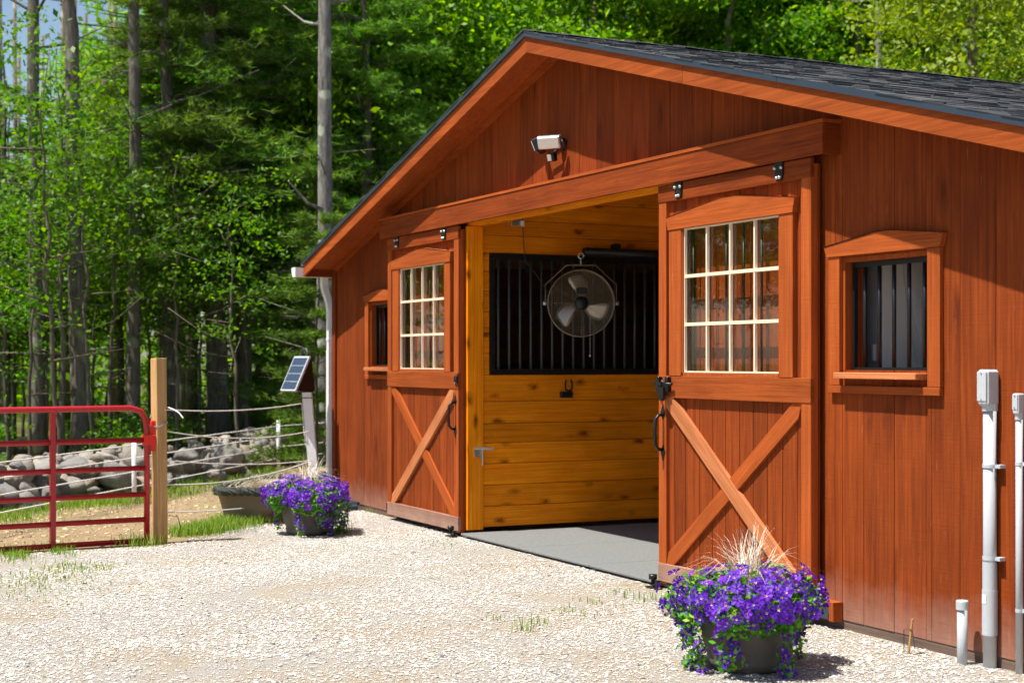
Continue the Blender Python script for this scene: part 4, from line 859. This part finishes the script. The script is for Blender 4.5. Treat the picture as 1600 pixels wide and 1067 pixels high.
ft = bespoke('forked_maple', 600, 594, 26, .14, 'bark', 'forked maple trunk above the left roof slope', 'high', None, 6.6, 6, 0, 9)
e_ = Vector((math.sin(AX), math.cos(AX), 0))
fk = MB().tube([Vector((0, 0, 5.6)), Vector((0, 0, 6.5))-e_*.05, Vector((0, 0, 8.6))-e_*.22, Vector((0, 0, 11))-e_*.5], [.10, .09, .075, .04], 9); part('limb', fk, 'bark', ft, True)
fk = MB().tube([Vector((0, 0, 6.1)), Vector((0, 0, 6.7))+e_*.2, Vector((0, 0, 7.8))+e_*.45, Vector((0, 0, 10))+e_*.7], [.08, .075, .065, .03], 9)
part('limb', fk, 'bark', ft, True)
bespoke('pine_tree', 268, 272, 27, .12, 'bark', 'straight shaded trunk right of the timber gate post', None, None, 12, 21, 7)
bespoke('pine_tree', 410, 400, 28, .11, 'bark', 'slender grey trunk above the feed tub', None, None, 12, 22, 7)
bespoke('pine_tree', 690, 690, 28, .085, 'bark', 'thin dark pine trunk left of the barn ridge', 'pine1', 'pinebr1', 12, 7)
bespoke('pine_tree', 862, 856, 30, .12, 'bark', 'dark pine trunk just right of the barn ridge', None, None, 13, 8, 8)
bespoke('maple_tree', 925, 927, 29, .11, 'bark', 'straight tree trunk rising behind the shingle roof right of the ridge', 'high', None, 13, 9)
bespoke('pine_tree', 1375, 1374, 27, .085, 'barkl', 'slim grey trunk with bare side branch above the right roof', None, None, 13, 10, 6, 6)
bespoke('pine_tree', 1440, 1436, 31, .14, 'bark', 'dark trunk beside the yellow green maple above the right roof', 'pine1', 'pinebr1', 13, 11)
tree('lime_maple', 1530, 24.5, TR['t1'], 'lime', 'bright yellow green maple crown above the right end of the roof', s=1.0)
tree('lime_maple', 1190, 33, TR['t1'], 'lime', 'yellow green maple just above the middle of the right roof', s=1.25)
MARKS = [(-200, 'beyond the left edge'), (0, 'over the far end of the red gate'), (50, 'near the leftmost trunk'), (80, 'over the gate upright'), (100, 'by the second trunk from the left'), (140, 'right of the second trunk'), (190, 'by the pale maple trunk'), (240, 'above the timber gate post'), (270, 'just right of the timber gate post'), (320, 'by the thick dark trunk'), (360, 'right of the thick dark trunk'), (400, 'left of the solar charger'), (425, 'above the feed tub'), (450, 'above the solar charger'), (500, 'by the lichen spotted trunk'), (550, 'above the far eave'), (570, 'left of the forked trunk'), (605, 'right of the forked trunk'), (640, 'over the middle of the left roof slope'), (690, 'by the thin trunk left of the ridge'), (735, 'over the upper left roof slope'), (760, 'close to the left of the ridge'), (800, 'at the ridge'), (850, 'just right of the ridge'), (900, 'above the floodlight'), (960, 'above the fan'), (1040, 'above the latch of the near door'), (1090, 'above the near door panes'), (1120, 'above the middle of the near door'), (1200, 'above the right stile of the near door'), (1240, 'above the header end'), (1280, 'just right of the header end'), (1320, 'above the barred window'), (1335, 'left of the slim grey trunk'), (1400, 'right of the slim grey trunk'), (1480, 'behind the yellow green maple'), (1560, 'above the conduits'), (1640, 'past the right edge')]
def where(px): return ', '+min(MARKS, key=lambda m: abs(m[0]-px))[1]
G1 = 'leafy maples of the wood edge'; L1 = 'leafy green maple in the woods'
for px, d, k, s in ((-50, 24, 2, .62), (22, 26, 2, .6), (85, 25, 2, .62), (262, 25.5, 0, .85), (190, 25, 2, .72), (300, 31, 1, 1.), (405, 26, 2, 1.1), (455, 24.5, 2, 1.), (520, 25.5, 2, 1.15), (545, 27, 0, 1.), (600, 28, 0, 1.05), (665, 28, 0, .95), (700, 26, 2, 1.25), (730, 30, 0, 1.1), (785, 27, 0, 1.0), (52, 33, 0, .62), (285, 35, 0, 1.1), (430, 35, 0, 1.15), (120, 31, 2, .8)):
    tree('maple_tree', px, d, TR['t%d' % (k % 3)], 'maple%d' % k, L1+where(px), G1, s)
G2 = 'trees behind the barn roof'; L2 = 'leafy green tree behind the roof'
for px, d, s in ((840, 31, 1.), (900, 34, 1.1), (985, 30, 1.05), (1060, 33, 1.1), (1130, 29, 1.), (1230, 31, 1.05), (1300, 34, 1.1), (1340, 29, .95), (1420, 35, 1.1), (1500, 33, 1.1), (1580, 31, 1.05), (1660, 29, 1.05), (1100, 38, 1.2), (1250, 39, 1.2)):
    tree('maple_tree', px, d, TR['t%d' % random.randrange(4)], 'high', L2+where(px), G2, s)
G3 = 'soft needled pines in the wood'; L3 = 'dark soft needled pine in the woods'
for px, d, k, s in ((270, 22.5, 0, .95), (380, 23.5, 0, 1.05), (10, 23.5, 0, .62), (330, 28, 1, 1.), (575, 23.8, 0, .85), (640, 25.5, 0, .9), (745, 29, 0, .95), (1290, 30, 1, 1.2), (1080, 31, 1, 1.2), (1330, 33, 1, 1.2), (340, 30, 1, 1.)):
    tree('pine_tree', px, d, TR['t%d' % (k+1)], 'pine%d' % k, L3+where(px), G3, s, br='pinebr%d' % k)
for px, d, s, lb in ((478, 22.0, .85, 'young hemlock behind the solar charger'), (440, 24.5, .95, 'hemlock left of the solar charger'), (498, 24.5, 1.1, 'taller young hemlock beside the lichen spotted trunk'), (494, 19.2, .62, 'low hemlock between downspout and solar charger')):
    tree('hemlock', px, d, TR['thin'], 'pine2', 'bright feathery '+lb, None, s, br='pinebr2')
# saplings and understory shrubs
sg = np.random.default_rng(77); SC = []
for i in range(3):
    P = clumps(sg, 36, .85, 4.2, 1.3, 34, .2, .2); V, F = leaf_cloud(P, .04, .9); CR['sap%d' % i] = np_mesh('crown', V, F, 'shrub')
for i in range(2):
    P = clumps(sg, 26, .7, 1.1, .05, 30, .16, .2); V, F = leaf_cloud(P, .045, .9); CR['bush%d' % i] = np_mesh('crown', V, F, 'shrub')
BS = MB()
for i in range(7): a = i*.9; BS.tube([(0, 0, -.05), (.3*math.cos(a), .3*math.sin(a), .5), (.45*math.cos(a), .45*math.sin(a), .9)], [.012, .008, .003], 5)
BS = BS.mesh('stems', 'twig')
for i in range(46):
    px = -60+i*13.2+random.uniform(-8, 8); d = random.uniform(18.5, 30) if px > 120 else random.uniform(17.5, 30); d = max(d, 22.3 if px > 380 else 0)
    tree('sapling', px, d, TR[('thin', 'thin2')[i % 2]], 'sap%d' % (i % 3), 'thin understory sapling among the shaded trunks', 'saplings under the trees', random.uniform(.7, 1.2))
for i in range(24):
    px = random.uniform(-80, 520); p = max(0, (px-209)/211) if px > 209 else 0; d0 = 17.6+p*5 if px > 209 else 16.6+max(0, px)/209
    d = d0+random.uniform(1.5, 10); pp = at(px, 700, d); T = thing('understory_shrub', (pp.x, pp.y, GZ-.02), 'low leafy shrub in the shade behind the stone wall', 'shrub', 'shrubs behind the stone wall', (0, 0, random.uniform(0, 6))); s = random.uniform(.5, 1.1); T.scale = (s, s, s)
    put('crown', CR['bush%d' % (i % 2)], T); put('stems', BS, T)
# far woods: one mass beyond the trees one can tell apart
fg = np.random.default_rng(99); P = []
for i in range(2300):
    px = fg.uniform(-500, 1900); d = fg.uniform(38, 60); top = 10.5+3.5*mnoise.noise(Vector((px*.006, d*.05, 0)))+(3 if px > 170 else -5.5)
    z = fg.uniform(0, 1)*top; p = at(px, 600, d); P.append(np.array([p.x, p.y, z])+fg.normal(size=(34, 3))*np.array([.8, .8, .45]))
V, F = leaf_cloud(np.concatenate(P), .15, .8); tag(put('far_woods', np_mesh('far_woods', V, F, 'maple')), 'distant wood beyond the nearer trees', 'woods', kind='stuff')
ft_ = MB()
for i in range(110):
    p = at(fg.uniform(-400, 1800), 600, fg.uniform(36, 55)); ft_.tube([(p.x, p.y, -.1), (p.x+fg.uniform(-.4, .4), p.y, 12)], [fg.uniform(.08, .18), .05], 6)
tag(put('far_trunks', ft_.mesh('far_trunks', 'bark', True)), 'far off trunks deep in the woods', 'woods', kind='stuff')
# trees across the yard, mirrored in the door panes
for i in range(14):
    u = (i % 7)-3+.4*(i//7); x, y = -15-5*(i//7)+u*1.1+random.uniform(-.5, .5), -9.5-3*(i//7)-u*1.75+random.uniform(-.5, .5)
    T = thing('maple_tree', (x, y, GZ), 'leafy maple across the yard mirrored in the door panes', 'tree', 'trees mirrored in the door panes', (0, 0, i)); T.scale = (.9, .9, .9)
    put('trunk', TR['t%d' % (i % 4)], T); put('crown', CR['maple%d' % (2*(i % 2))], T)
